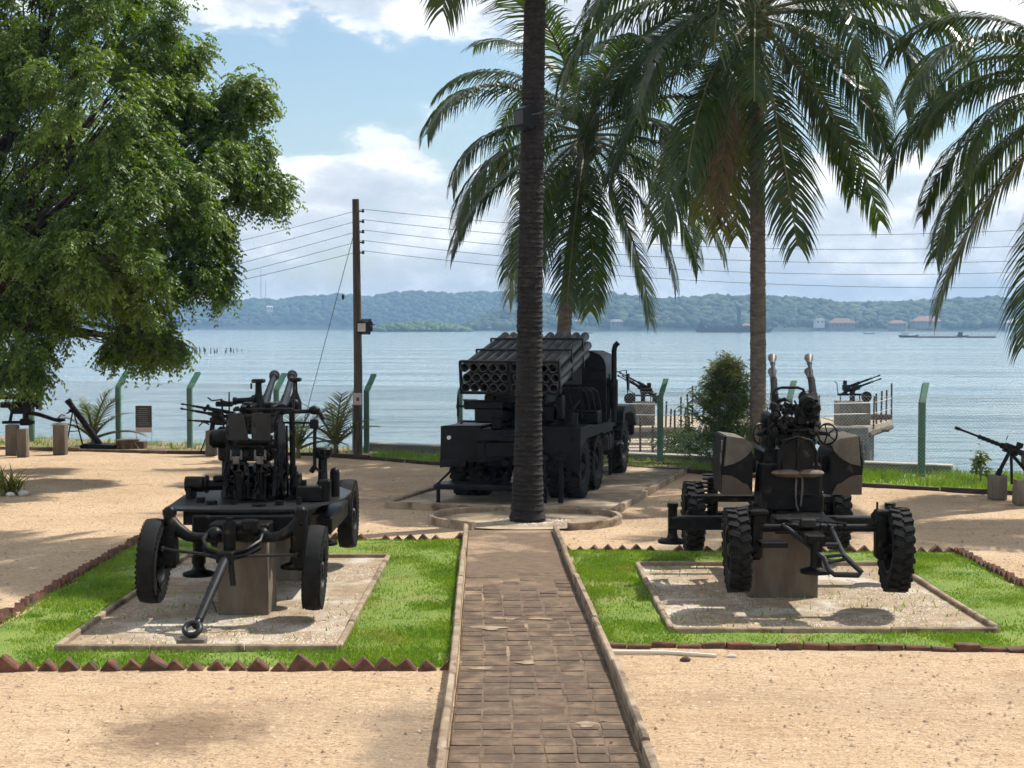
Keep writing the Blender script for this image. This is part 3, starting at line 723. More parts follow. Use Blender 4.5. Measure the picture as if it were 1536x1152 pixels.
# truck slab
TR = Vector((.15, 25.4, 0)); TROT = R(-13.5)
def build_slab():
    e = empty('concrete_slab', TR, R(-16), 'flat concrete parking slab with raised rim under the rocket truck', 'slab')
    m = MB(); m.box((.1, 2.3, .02), (3.7, 8.2, .09), .01); m.build('slab', 'slab_concrete', e)
    for (x, y, sx, sy) in ((.1, -1.83, 3.8, .09), (.1, 6.43, 3.8, .09), (-1.8, 2.3, .09, 8.16), (2.0, 2.3, .09, 8.16)):
        m = MB(); m.box((x, y, .05), (sx, sy, .13), .012); m.build('rim', 'kerb_concrete', e)
build_slab()

# scattered pebbles, dry leaves
def scatter():
    rr = np.random.default_rng(33); n = 12000
    y = 9.2 + (rr.random(n) ** 1.6) * 21; x = rr.uniform(-.40, .40, n) * (y + 2)
    ok = ~(inpoly(x, y, LAWN_L) | inpoly(x, y, LAWN_R)); x = x[ok]; y = y[ok]; n = len(x)
    base = np.array([(1, 0, 0), (-.5, .87, 0), (-.5, -.87, 0), (0, 0, .8)], float)
    s = .004 + .022 * rr.random(n) ** 4.5; a = rr.uniform(0, 2 * PI, n); jit = base[None] * rr.uniform(.6, 1.3, (n, 4, 1)); V = np.zeros((n, 4, 3))
    V[:, :, 0] = x[:, None] + s[:, None] * (jit[:, :, 0] * np.cos(a)[:, None] - jit[:, :, 1] * np.sin(a)[:, None])
    V[:, :, 1] = y[:, None] + s[:, None] * (jit[:, :, 0] * np.sin(a)[:, None] + jit[:, :, 1] * np.cos(a)[:, None])
    V[:, :, 2] = .004 + s[:, None] * jit[:, :, 2]
    F = (np.array([(0, 1, 3), (1, 2, 3), (2, 0, 3)])[None] + (np.arange(n) * 4)[:, None, None]).reshape(-1, 3)
    tag(link('pebbles', np_mesh_idx('pebbles', V.reshape(-1, 3), F, 'pebble')), 'small brown pebbles strewn over the sand', 'pebbles', kind='stuff')
    n = 3200; y = 9.2 + rr.random(n) * 24; x = rr.uniform(-.38, .38, n) * (y + 2); a = rr.uniform(0, 2 * PI, n); s = rr.uniform(.012, .035, n)
    q = np.array([(-1, 0, 0), (0, .32, .12), (1, 0, .05), (0, -.32, .1)]); V = np.zeros((n, 4, 3))
    V[:, :, 0] = x[:, None] + s[:, None] * (q[:, 0] * np.cos(a)[:, None] - q[:, 1] * np.sin(a)[:, None])
    V[:, :, 1] = y[:, None] + s[:, None] * (q[:, 0] * np.sin(a)[:, None] + q[:, 1] * np.cos(a)[:, None])
    V[:, :, 2] = .022 + s[:, None] * q[:, 2] * 1.5
    tag(link('leaf_litter', np_mesh('leaf_litter', V, 4, 'litter')), 'dry brown leaf litter strewn over the sand', 'leaves', kind='stuff')
    # pale shell chips round the palm foot
    n = 500; a = rr.uniform(0, 2 * PI, n); d = .3 + .32 * rr.random(n) ** 1.5; x = .3 + d * np.cos(a); y = 22.35 + d * np.sin(a) * .9; s = rr.uniform(.008, .022, n)
    V = np.zeros((n, 4, 3)); jit = base[None] * rr.uniform(.6, 1.3, (n, 4, 1))
    V[:, :, 0] = x[:, None] + s[:, None] * jit[:, :, 0]; V[:, :, 1] = y[:, None] + s[:, None] * jit[:, :, 1]; V[:, :, 2] = .03 + s[:, None] * jit[:, :, 2]
    F = (np.array([(0, 1, 3), (1, 2, 3), (2, 0, 3)])[None] + (np.arange(n) * 4)[:, None, None]).reshape(-1, 3)
    tag(link('gravel', np_mesh_idx('chips', V.reshape(-1, 3), F, 'gravel_stone')), 'pale stone chips heaped round the dark palm foot', 'gravel', kind='stuff')
scatter()

# fence
def build_fence():
    e = empty('chain_link_fence', POSTS[0], 0, 'chain link fence on green concrete posts with bent tops along the shore', 'fence')
    o = POSTS[0]; H = 1.5; lean = Vector((.15, .30, .36))
    for p in POSTS:
        m = MB(); q = p - o
        m.box((q.x, q.y, H / 2 - .1), (.125, .125, H + .2), .012)
        b0 = Vector((q.x, q.y, H)); b1 = b0 + lean
        x = Vector((1, 0, 0)); n = Vector((0, 1, -.4)).normalized(); h = .06
        vs = []
        for c in (b0 + Vector((0, 0, -.02)), b1): vs += [c + (-x - n) * h, c + (x - n) * h, c + (x + n) * h, c + (-x + n) * h]
        m.add(vs, [(0, 1, 5, 4), (1, 2, 6, 5), (2, 3, 7, 6), (3, 0, 4, 7), (4, 5, 6, 7), (3, 2, 1, 0)])
        m.build('post', 'green_paint', e, rot=None)
    m = MB(); wr = .0028; off = Vector((-.02, -.075, 0)); pit = .075
    pts = [p - o + off for p in POSTS]
    acc = [0]
    for a, b in zip(pts, pts[1:]): acc.append(acc[-1] + (b - a).length)
    T_ = acc[-1]
    def at(s):
        s = min(max(s, 0), T_)
        for i in range(len(pts) - 1):
            if s <= acc[i + 1]: return pts[i].lerp(pts[i + 1], (s - acc[i]) / (acc[i + 1] - acc[i]))
        return pts[-1]
    h0, h1 = .04, 1.62; s = -1.6
    while s < T_:
        for dirn in (1, -1):
            sa, sb = (s, s + (h1 - h0)) if dirn > 0 else (s + (h1 - h0), s)
            seg = []
            for k in range(5):
                ss = sa + (sb - sa) * k / 4
                if 0 <= ss <= T_: seg.append(at(ss) + Vector((0, .003 * dirn, h0 + (h1 - h0) * k / 4)))
            if len(seg) > 1: m.tube(seg, wr, 3, caps=False)
        s += pit
    m.build('wire_mesh', 'wire', e, 0)
    for h in (.06, .82, 1.6):
        m = MB(); m.tube([p + Vector((0, .008, h)) for p in pts], .0028, 4); m.build('line_wire', 'wire', e, 0)
build_fence()

# sea wall behind the fence
material('kerb_pale', (0.52, 0.49, 0.44), (0.36, 0.33, 0.28), 0.9, scale=3, bump=.4)
def build_seawall():
    pts = [Vector((p.x, p.y + .75, 0)) for p in POSTS]
    e = empty('sea_wall', (pts[5].x, pts[5].y, 0), 0, 'low concrete sea wall with pale top behind the fence', 'wall'); o = pts[5].copy()
    for i in range(5, 10):
        a, b = pts[i] - o, pts[i + 1] - o
        if i == 9: b = a.lerp(b, 1.3)
        d = b - a; m = MB(); m.box((0, 0, 0), (d.length + .02, .3, .9), .02)
        m.build('wall_block', 'pier_concrete', e, loc=(a + d / 2) + Vector((0, 0, -.27)), rot=(0, 0, math.atan2(d.y, d.x)))
        m = MB(); m.box((0, 0, 0), (d.length + .02, .34, .035), .012)
        m.build('wall_cap', 'kerb_pale', e, loc=(a + d / 2) + Vector((0, 0, .20)), rot=(0, 0, math.atan2(d.y, d.x)))
build_seawall()

# ------------------------------------------------------------------ far shore
def ridge(name, x0, x1, D, depth, prof, seed, blob, nb, mat, label, low=.0, slope=1.0):
    """prof: list of (x, height of crest above water)"""
    px = [p[0] for p in prof]; ph = [p[1] for p in prof]
    xs = np.linspace(x0, x1, 160); ts = np.linspace(0, 1, 24)
    X, T_ = np.meshgrid(xs, ts)
    H = np.interp(X, px, ph) * np.sin(np.clip(T_, 0, 1) * PI) ** .8 * (.82 + .36 * vnoise(X * .02, T_ * 5, seed, 4))
    V = np.stack([X, D + T_ * depth + 30 * (vnoise(X * .006, T_ * 0 + .5, seed + 4, 3) - .5), SEA_Z - .5 + H], -1)
    ny, nx = X.shape; i = np.arange(ny - 1)[:, None] * nx + np.arange(nx - 1)[None, :]
    F = np.stack([i, i + 1, i + nx + 1, i + nx], -1).reshape(-1, 4)
    tag(link(name, np_mesh_idx(name, V.reshape(-1, 3), F, 'hill_soil', True)), kind='structure')
    rr = np.random.default_rng(seed); u = rr.random(nb) * (nx - 1.01); t = (.03 + .55 * rr.random(nb)) * (ny - 1.01)
    ui = u.astype(int); ti = t.astype(int); C = V[ti, ui] + (V[ti, ui + 1] - V[ti, ui]) * (u - ui)[:, None] + (V[ti + 1, ui] - V[ti, ui]) * (t - ti)[:, None]
    # a lumpy 12-vertex crown for every tree of the wood
    ph_ = (1 + 5 ** .5) / 2
    ico = np.array([(-1, ph_, 0), (1, ph_, 0), (-1, -ph_, 0), (1, -ph_, 0), (0, -1, ph_), (0, 1, ph_), (0, -1, -ph_), (0, 1, -ph_), (ph_, 0, -1), (ph_, 0, 1), (-ph_, 0, -1), (-ph_, 0, 1)]) / math.sqrt(1 + ph_ ** 2)
    fi = np.array([(0, 11, 5), (0, 5, 1), (0, 1, 7), (0, 7, 10), (0, 10, 11), (1, 5, 9), (5, 11, 4), (11, 10, 2), (10, 7, 6), (7, 1, 8), (3, 9, 4), (3, 4, 2), (3, 2, 6), (3, 6, 8), (3, 8, 9), (4, 9, 5), (2, 4, 11), (6, 2, 10), (8, 6, 7), (9, 8, 1)])
    s = blob * (.3 + 1.1 * rr.random(nb) ** 2)
    W = C[:, None, :] + ico[None] * s[:, None, None] * rr.uniform(.65, 1.3, (nb, 12, 1)) * np.array([1.15, 1.15, .9]) + np.array([0, 0, 1.0]) * (s * .45)[:, None, None]
    FF = (fi[None] + (np.arange(nb) * 12)[:, None, None]).reshape(-1, 3)
    tag(link('distant_wood', np_mesh_idx('distant_wood', W.reshape(-1, 3), FF, mat)), label, 'woodland', kind='stuff')
def hz(u, Y): return (u - 768) / FPX * Y
def hh(v, Y): return (490 - v) / FPX * Y + CAM_H - SEA_Z
D1 = 2350
ridge('far_hill', hz(-700, D1), hz(1000, D1), D1, 420, [(hz(u, D1), hh(v, D1) - 4) for u, v in ((-700, 470), (-200, 455), (180, 462), (290, 449), (360, 446), (430, 443), (540, 440), (640, 437), (740, 436), (860, 441), (1000, 460))], 3, 5.0, 14000, 'forest', 'blue hazy wooded hills across the bay on the left')
D2 = 1480
ridge('near_hill', hz(690, D2), hz(2300, D2), D2, 330, [(hz(u, D2), hh(v, D2) - 3) for u, v in ((690, 492), (740, 470), (800, 447), (900, 441), (980, 446), (1100, 445), (1200, 447), (1290, 452), (1320, 456), (1400, 452), (1500, 450), (1600, 446), (2300, 440))], 8, 4.8, 15000, 'forest', 'green wooded hills across the bay on the right')
D3 = 1300
ridge('islet', hz(555, D3), hz(706, D3), D3, 60, [(hz(u, D3), hh(v, D3) - 3.4) for u, v in ((555, 494), (570, 486), (610, 482), (650, 482), (690, 488), (706, 495))], 13, 2.6, 900, 'mangrove', 'pale green mangrove islet beyond the utility pole')

def house(u, v, Y, w, d, h, label, roof='far_roof', wall='far_wall', floors=1):
    """a house on the far shore: walls, hipped roof, windows, door"""
    z = CAM_H + (490 - v) / FPX * Y
    e = empty('far_house', (hz(u, Y), Y, z), rng.uniform(-.3, .3), label, 'house')
    part('wall', wall, e, lambda b: b.box((0, 0, h / 2 - 2), (w, d, h + 4), .05))
    part('roof', roof, e, lambda b: b.add([(-w * .56, -d * .58, h), (w * .56, -d * .58, h), (w * .56, d * .58, h), (-w * .56, d * .58, h), (-w * .28, 0, h + w * .2), (w * .28, 0, h + w * .2)],
         [(0, 1, 5, 4), (2, 3, 4, 5), (1, 2, 5), (3, 0, 4), (3, 2, 1, 0)]), 0)
    k = max(2, int(w / 4))
    for f in range(floors):
        for i in range(k):
            m = MB(); m.box((-w / 2 + w * (i + .5) / k, -d / 2 - .03, h * (f + .55) / floors), (w / k * .4, .12, h / floors * .42), .02); m.build('window', 'far_window', e)
    return e
house(1388, 487, 1470, 26, 14, 3.4, 'large orange roofed house on the right far shore', floors=1)
house(1120, 494, 1465, 10, 8, 4, 'small orange roofed house just right of the crane barge on the far shore')
house(925, 490, 1462, 12, 9, 5, 'pale grey roofed house on the far shore left of the barge', 'far_wall')
house(978, 485, 1500, 11, 9, 4, 'orange roofed house uphill on the far shore left of the crane barge')
house(1012, 484, 1505, 15, 9, 4, 'long tan roofed house uphill behind the barge bow')
house(1228, 486, 1480, 9, 8, 4, 'tiny white walled house on the far shore between barge and big orange roof', 'far_wall', 'white_paint')
house(1262, 492, 1462, 24, 10, 5, 'long low brown building on the waterline of the right far shore', 'far_roof', 'far_wall')
house(1345, 491, 1462, 16, 9, 4, 'brick red roofed building beside the large orange roofed house')
house(1525, 490, 1462, 20, 9, 4, 'white waterside building at the right end of the far shore', 'white_paint', 'white_paint')
house(768 + 100, 488, 1480, 9, 7, 4, 'small pale house on the far shore behind the leaning palm', 'far_wall')
house(405, 465, 2400, 10, 9, 5, 'tiny white house high on the blue hill under the radio masts', 'white_paint', 'white_paint')

def lattice_mast(u, v0, v1, Y, label, wd):
    z0 = CAM_H + (490 - v0) / FPX * Y; z1 = CAM_H + (490 - v1) / FPX * Y
    e = empty('radio_mast', (hz(u, Y), Y, z0), 0, label, 'mast'); h = z1 - z0
    def f(b):
        for k in range(3):
            a = 2 * PI * k / 3; b.cyl((wd * math.cos(a), wd * math.sin(a), 0), (wd * .3 * math.cos(a), wd * .3 * math.sin(a), h), .22, .15, 4)
    part('mast_leg', 'mast_white', e, f)
    def g(b):
        n = 12
        for i in range(n):
            for k in range(3):
                r0 = wd * (1 - .7 * i / n); r1 = wd * (1 - .7 * (i + 1) / n); a = 2 * PI * k / 3; c = 2 * PI * (k + 1) / 3
                b.cyl((r0 * math.cos(a), r0 * math.sin(a), h * i / n), (r1 * math.cos(c), r1 * math.sin(c), h * (i + 1) / n), .12, n=3)
    part('mast_bracing', 'mast_white', e, g)
lattice_mast(392, 446, 403, 2500, 'tall thin radio mast on the far left hill', 1.4)
lattice_mast(399, 446, 420, 2500, 'shorter radio mast beside the tall one on the far left hill', 1.1)

def barge():
    Y = 1150; s = FPX / Y; x0 = hz(1042, Y); x1 = hz(1158, Y); w = x1 - x0
    e = empty('crane_barge', ((x0 + x1) / 2, Y, SEA_Z), 0, 'dark moored barge carrying a blue crane across the bay', 'barge')
    part('hull', 'hull_dark', e, lambda b: b.prism([(-w / 2, 3.8), (-w / 2 + 2.5, -.5), (w / 2 - 3, -.5), (w / 2, 3.0), (w / 2 - 12, 3.0), (w / 2 - 13, 3.6), (-w / 2 + 8, 3.5), (-w / 2 + 6, 4.4)], 'y', -5, 5), 0)
    part('waterline_band', 'hull_red', e, lambda b: b.box((0, 0, .1), (w - 5, 10.1, .9), .1))
    part('deckhouse', 'hull_dark', e, lambda b: (b.box((-w / 2 + 5, 0, 5.0), (4.5, 6, 2.6), .1), b.box((-w / 2 + 5, 0, 7.0), (2.5, 4, 1.6), .1)))
    cx = hz(1108, Y) - (x0 + x1) / 2
    part('crane_tower', 'crane_blue', e, lambda b: (b.box((cx, 0, 5), (5, 4, 3.5), .1), b.box((cx, 0, 12), (2.6, 2.4, 13), .1), b.box((cx - .3, 0, 19), (3.6, 2.6, 2.2), .1)))
    part('crane_jib', 'crane_blue', e, lambda b: (b.cyl((cx, 0, 19.5), (cx - 3.5, 0, 23.5), .8, .5, 6), b.cyl((cx - 3.5, 0, 21.5), (cx - 4.5, 0, 8), .12, .12, 4)))
    part('deck_cargo', 'hull_dark', e, lambda b: [b.box((-w / 2 + 12 + i * 4.2, 0, 4.0 + (i % 3) * .2), (3.4, 5, 1.0 + (i % 2) * .5), .1) for i in range(8)])
barge()
def tow_boat(u, v, n_, label, white=True):
    Y = FPX * (CAM_H - SEA_Z) / (v - 490); e = empty('work_boat', (hz(u, Y), Y, SEA_Z), 0, label, 'boat'); k = n_
    part('hull', 'hull_dark', e, lambda b: b.prism([(-2.4 * k, 1.0), (-2.1 * k, -.3), (2.0 * k, -.3), (2.6 * k, 1.1), (1.5 * k, .75), (-1.6 * k, .75)], 'y', -1.1, 1.1), 0)
    part('cabin', 'white_paint' if white else 'hull_dark', e, lambda b: (b.box((-.9 * k, 0, 1.4), (1.8 * k, 1.6, 1.3), .1), b.box((-.9 * k, 0, 2.2), (2.0 * k, 1.9, .15), .03)))
    part('mast', 'white_paint' if white else 'hull_dark', e, lambda b: b.cyl((-.4 * k, 0, 2), (-.4 * k, 0, 4.5 * k * .8), .09, .06, 6))
    return e, Y
def raft(u0, u1, v, label):
    Y = FPX * (CAM_H - SEA_Z) / (v - 490); x0, x1 = hz(u0, Y), hz(u1, Y)
    e = empty('net_raft', ((x0 + x1) / 2, Y, SEA_Z), 0, label, 'raft'); w = x1 - x0
    part('pontoon', 'hull_dark', e, lambda b: (b.box((0, -1.2, .15), (w, .6, .6), .1), b.box((0, 1.2, .15), (w, .6, .6), .1)))
    part('deck', 'timber', e, lambda b: b.box((0, 0, .5), (w, 3, .12), .02))
    part('railing', 'hull_dark', e, lambda b: ([b.cyl((-w / 2 + w * i / 14, -1.4, .5), (-w / 2 + w * i / 14, -1.4, 1.15), .05, n=4) for i in range(15)], b.cyl((-w / 2, -1.4, 1.15), (w / 2, -1.4, 1.15), .05, n=4)))
tow_boat(1362, 506, 1.6, 'small work boat with a pale cabin towing a raft on the bay')
raft(1372, 1433, 506.5, 'long dark raft towed behind the small work boat')
tow_boat(1443, 506, .9, 'small dark boat between the two rafts on the bay', False)
raft(1451, 1492, 506.5, 'shorter dark raft at the right of the towed pair')
def canoe(u, v, label):
    Y = FPX * (CAM_H - SEA_Z) / (v - 490); e = empty('fishing_canoe', (hz(u, Y), Y, SEA_Z), 0, label, 'boat')
    part('hull', 'hull_dark', e, lambda b: b.prism([(-3.4, .9), (-2.6, -.2), (2.6, -.2), (3.4, .9), (2.0, .45), (-2.0, .45)], 'y', -.45, .45), 0)
    part('outrigger', 'timber', e, lambda b: (b.cyl((-2.5, 2, .1), (2.5, 2, .1), .13, n=6), b.cyl((-1, 0, .5), (-1, 2, .2), .06, n=5), b.cyl((1, 0, .5), (1, 2, .2), .06, n=5)))
canoe(1303, 501, 'tiny fishing canoe on the bay left of the work boat')
canoe(882, 500, 'tiny fishing canoe on the bay above the rocket tubes')
def stakes(u0, u1, v, n, label, h):
    Y = FPX * (CAM_H - SEA_Z) / (v - 490); r = random.Random(int(u0)); m = MB(); e = empty('fish_trap', (hz((u0 + u1) / 2, Y), Y, SEA_Z), 0, label, 'fish trap')
    cx = hz((u0 + u1) / 2, Y)
    for i in range(n):
        x = hz(r.uniform(u0, u1), Y) - cx; y = r.uniform(-8, 8)
        b = MB(); b.cyl((x, y, -1), (x + r.uniform(-.3, .3), y, h * r.uniform(.3, 1)), .11, .07, 5); b.build('stake', 'hull_dark', e)
stakes(272, 355, 528, 30, 'cluster of dark fishing stakes standing in the bay on the left', 1.0)
stakes(548, 610, 499, 26, 'low line of dark fishing stakes near the mangrove islet', 1.9)
stakes(455, 500, 500, 10, 'thin scatter of fishing stakes left of the utility pole', 1.0)

def haze_box():
    m = bpy.data.materials.new('haze'); m.use_nodes = True; N = m.node_tree.nodes; L = m.node_tree.links; N.clear()
    out = N.new('ShaderNodeOutputMaterial'); v = N.new('ShaderNodeVolumePrincipled')
    v.inputs['Color'].default_value = (0.34, 0.57, 0.86, 1); v.inputs['Density'].default_value = 0.00035; v.inputs['Anisotropy'].default_value = 0.2
    L.new(v.outputs[0], out.inputs['Volume']); M['haze'] = m
    b = MB(); b.add([(x, y, z) for x in (-6100, 6100) for y in (-60, 3200) for z in (-6, 85)], [(0, 1, 3, 2), (4, 6, 7, 5), (0, 4, 5, 1), (2, 3, 7, 6), (0, 2, 6, 4), (1, 5, 7, 3)])
    tag(b.build('haze', 'haze', None, 0), 'thin pale sea haze over the bay', 'haze', kind='stuff')
haze_box()
# ------------------------------------------------------------------ trees
def frond_mesh(name, L_, a0, bend, seed, mat, leaf=1.15, n=70, width=.0185, hang=.5, ragged=.1):
    """coconut frond in the local XZ plane, rooted at the origin; leaflets hang from both sides of the rib"""
    r = random.Random(seed); pts = []; p = Vector((0, 0, 0)); K = 26; a = a0
    dirs = []
    for k in range(K + 1):
        pts.append(p.copy()); t = k / K
        d = Vector((math.cos(a), 0, math.sin(a))); dirs.append(d)
        p = p + d * (L_ / K); a = max(a - bend * (.35 + 1.3 * t) / K, -1.52)
    side = r.uniform(-.25, .25)
    pts = [q + Vector((0, side * (q.length / L_) ** 2 * .8, 0)) for q in pts]
    def at(t):
        k = min(int(t * K), K - 1); f = t * K - k; return pts[k].lerp(pts[k + 1], f), dirs[k].lerp(dirs[k + 1], f).normalized()
    V = []
    for sd_ in (-1, 1):
        for i in range(n):
            t = .14 + .86 * (i + r.uniform(-.3, .3)) / n; t = min(max(t, .12), .999)
            if r.random() < ragged: continue
            o, d = at(t); ll = leaf * (math.sin(min(1, (t - .05) / .55) * PI / 2) ** .7) * (1 - .62 * max(0, (t - .55) / .45) ** 1.4) * r.uniform(.85, 1.1)
            fwd = .45 + .75 * t; y = Vector((0, sd_, 0)); up = y.cross(d) * -sd_
            up = Vector((-d.z, 0, d.x)) if True else up
            v = (y + d * fwd + up * .12).normalized(); q = o.copy(); w = width * r.uniform(.8, 1.25)
            h = hang * r.uniform(.7, 1.35); segs = 3
            prev = None
            wd = d * 1.0
            for s in range(segs + 1):
                ws = w * (1, 1.05, .75, .06)[s]
                wv = (wd - v * wd.dot(v)).normalized() * ws
                cur = (q - wv, q + wv)
                if prev: V += [prev[0], prev[1], cur[1], cur[0]]
                prev = cur
                q = q + v * (ll / segs); v = (v + Vector((0, 0, -h))).normalized()
    me = np_mesh(name, [tuple(x) for x in V], 4, mat)
    b = MB(); b.tube(pts, [.032 * (1 - .85 * (k / K)) + .004 for k in range(K + 1)], 5)
    # join rib into the same frond mesh with its own slot
    rib = b.mesh('rib', 'rachis'); bm = bmesh.new(); bm.from_mesh(me); k0 = len(bm.faces); bm.from_mesh(rib)
    bm.faces.ensure_lookup_table()
    for f in bm.faces[k0:]: f.material_index = 1
    bm.to_mesh(me); bm.free(); me.materials.append(M['rachis']); bpy.data.meshes.remove(rib)
    return me
FR = {}
for i, (a0, bend, hang) in enumerate(((80, 50, .25), (62, 85, .40), (46, 105, .6), (30, 108, .75), (14, 98, .8), (-4, 80, .8), (-22, 62, .7), (-42, 42, .55), (-60, 26, .42))):
    FR[i] = [frond_mesh('frond', 4.2, R(a0), R(bend), 100 + i * 3 + k, 'frond', hang=hang) for k in range(2)]
FR['y'] = [frond_mesh('frond', 4.0, R(-50), R(34), 151, 'frond_yellow', hang=.4)]
FR['d'] = [frond_mesh('frond', 3.7, R(-66), R(22), 152, 'frond_dead', hang=.4, ragged=.35, leaf=.8), frond_mesh('frond', 3.4, R(-74), R(14), 153, 'frond_dead', hang=.3, ragged=.45, leaf=.75)]
def palm(label, base, top, r0, r1, mat, seed, size=1.0, counts=(2, 3, 4, 5, 5, 5, 5, 4, 3), yellow=1, dead=2, nuts=5, flare=1.45, az=None, curve=.25, rings=.085, start=0.0):
    r = random.Random(seed); base = Vector(base); top = Vector(top)
    e = empty('palm_tree', base, 0, label, 'palm tree'); t1 = top - base; H = t1.length
    n = 18; K = int(H / rings); b = MB(); vs = []; fs = []
    side = Vector((t1.x, t1.y, 0)); pts = []
    for k in range(K + 1):
        t = k / K; p = t1 * t; bow = math.sin(t * PI) * curve
        c = Vector((p.x - side.x * bow * .5, p.y - side.y * bow * .5, p.z)); pts.append(c)
        rr = (r0 + (r1 - r0) * min(1, t * 1.15)) * (1 + (flare - 1) * math.exp(-t * H / .55)) * r.uniform(.97, 1.025)
        for q, (dz, f) in enumerate(((0, 1.035), (rings * .30, .985), (rings * .85, .965))):
            for i in range(n):
                a = 2 * PI * i / n; j = r.uniform(.985, 1.012)
                vs.append((c.x + rr * f * j * math.cos(a), c.y + rr * f * j * math.sin(a), c.z + dz + r.uniform(-.012, .012) - (.25 if k == 0 and q == 0 else 0)))
    for k in range(3 * (K + 1) - 1):
        for i in range(n): fs.append((k * n + i, k * n + (i + 1) % n, (k + 1) * n + (i + 1) % n, (k + 1) * n + i))
    b.add(vs, fs); b.build('trunk', mat, e, 50)
    b = MB(); b.lathe(t1 + Vector((0, 0, -.5)), (0, 0, 1), [(0, r1 * .9), (.25, r1 * 1.5), (.6, r1 * 1.7), (1.0, r1 * .8), (1.3, .02)], 10); b.build('crown_shaft', 'rachis', e)
    for cls, cnt in enumerate(counts):
        for i in range(cnt):
            a = start + 2 * PI * (i + r.uniform(-.3, .3)) / max(cnt, 1) + cls * 2.4
            o = link('frond', r.choice(FR[cls]), e, t1 + Vector((.1 * math.cos(a), .1 * math.sin(a), .55 - cls * .09)), (r.uniform(-.12, .12), r.uniform(-.06, .06), a), size * r.uniform(.88, 1.1))
    for key, cnt in (('y', yellow), ('d', dead)):
        for i in range(cnt):
            a = r.uniform(0, 2 * PI); link('frond', r.choice(FR[key]), e, t1 + Vector((.12 * math.cos(a), .12 * math.sin(a), -.1)), (0, 0, a), size * r.uniform(.85, 1.05))
    for i in range(nuts):
        a = r.uniform(0, 2 * PI); m = MB(); m.ball((.27 * math.cos(a), .27 * math.sin(a), -.05 - r.uniform(0, .35)), .11, 10, (1, 1, 1.2)); o = m.build('coconut', 'coconut', e, loc=t1)
    return e
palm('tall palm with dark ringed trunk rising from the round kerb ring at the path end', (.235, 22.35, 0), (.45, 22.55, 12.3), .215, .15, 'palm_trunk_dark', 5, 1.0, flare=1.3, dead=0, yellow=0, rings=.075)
palm('leaning palm with grey trunk behind the rocket truck', (1.0, 33.6, 0), (1.72, 34.4, 7.35), .2, .13, 'palm_trunk_tan', 21, 1.05, counts=(2, 4, 5, 5, 6, 6, 5, 4, 3), yellow=1, dead=0)
palm('heavy crowned palm with tan trunk standing behind the right gun', (5.05, 30.0, 0), (4.95, 30.0, 9.2), .17, .15, 'palm_trunk_tan', 33, 1.16, counts=(2, 4, 6, 7, 7, 6, 5, 3, 1), yellow=3, dead=2, nuts=9, flare=1.2)
palm('palm at the right picture edge with only its drooping fronds in view', (9.95, 25.3, 0), (9.85, 25.1, 6.95), .18, .14, 'palm_trunk_tan', 44, 1.0, counts=(2, 4, 5, 5, 5, 5, 5, 4, 2), yellow=0, dead=0, start=.3)

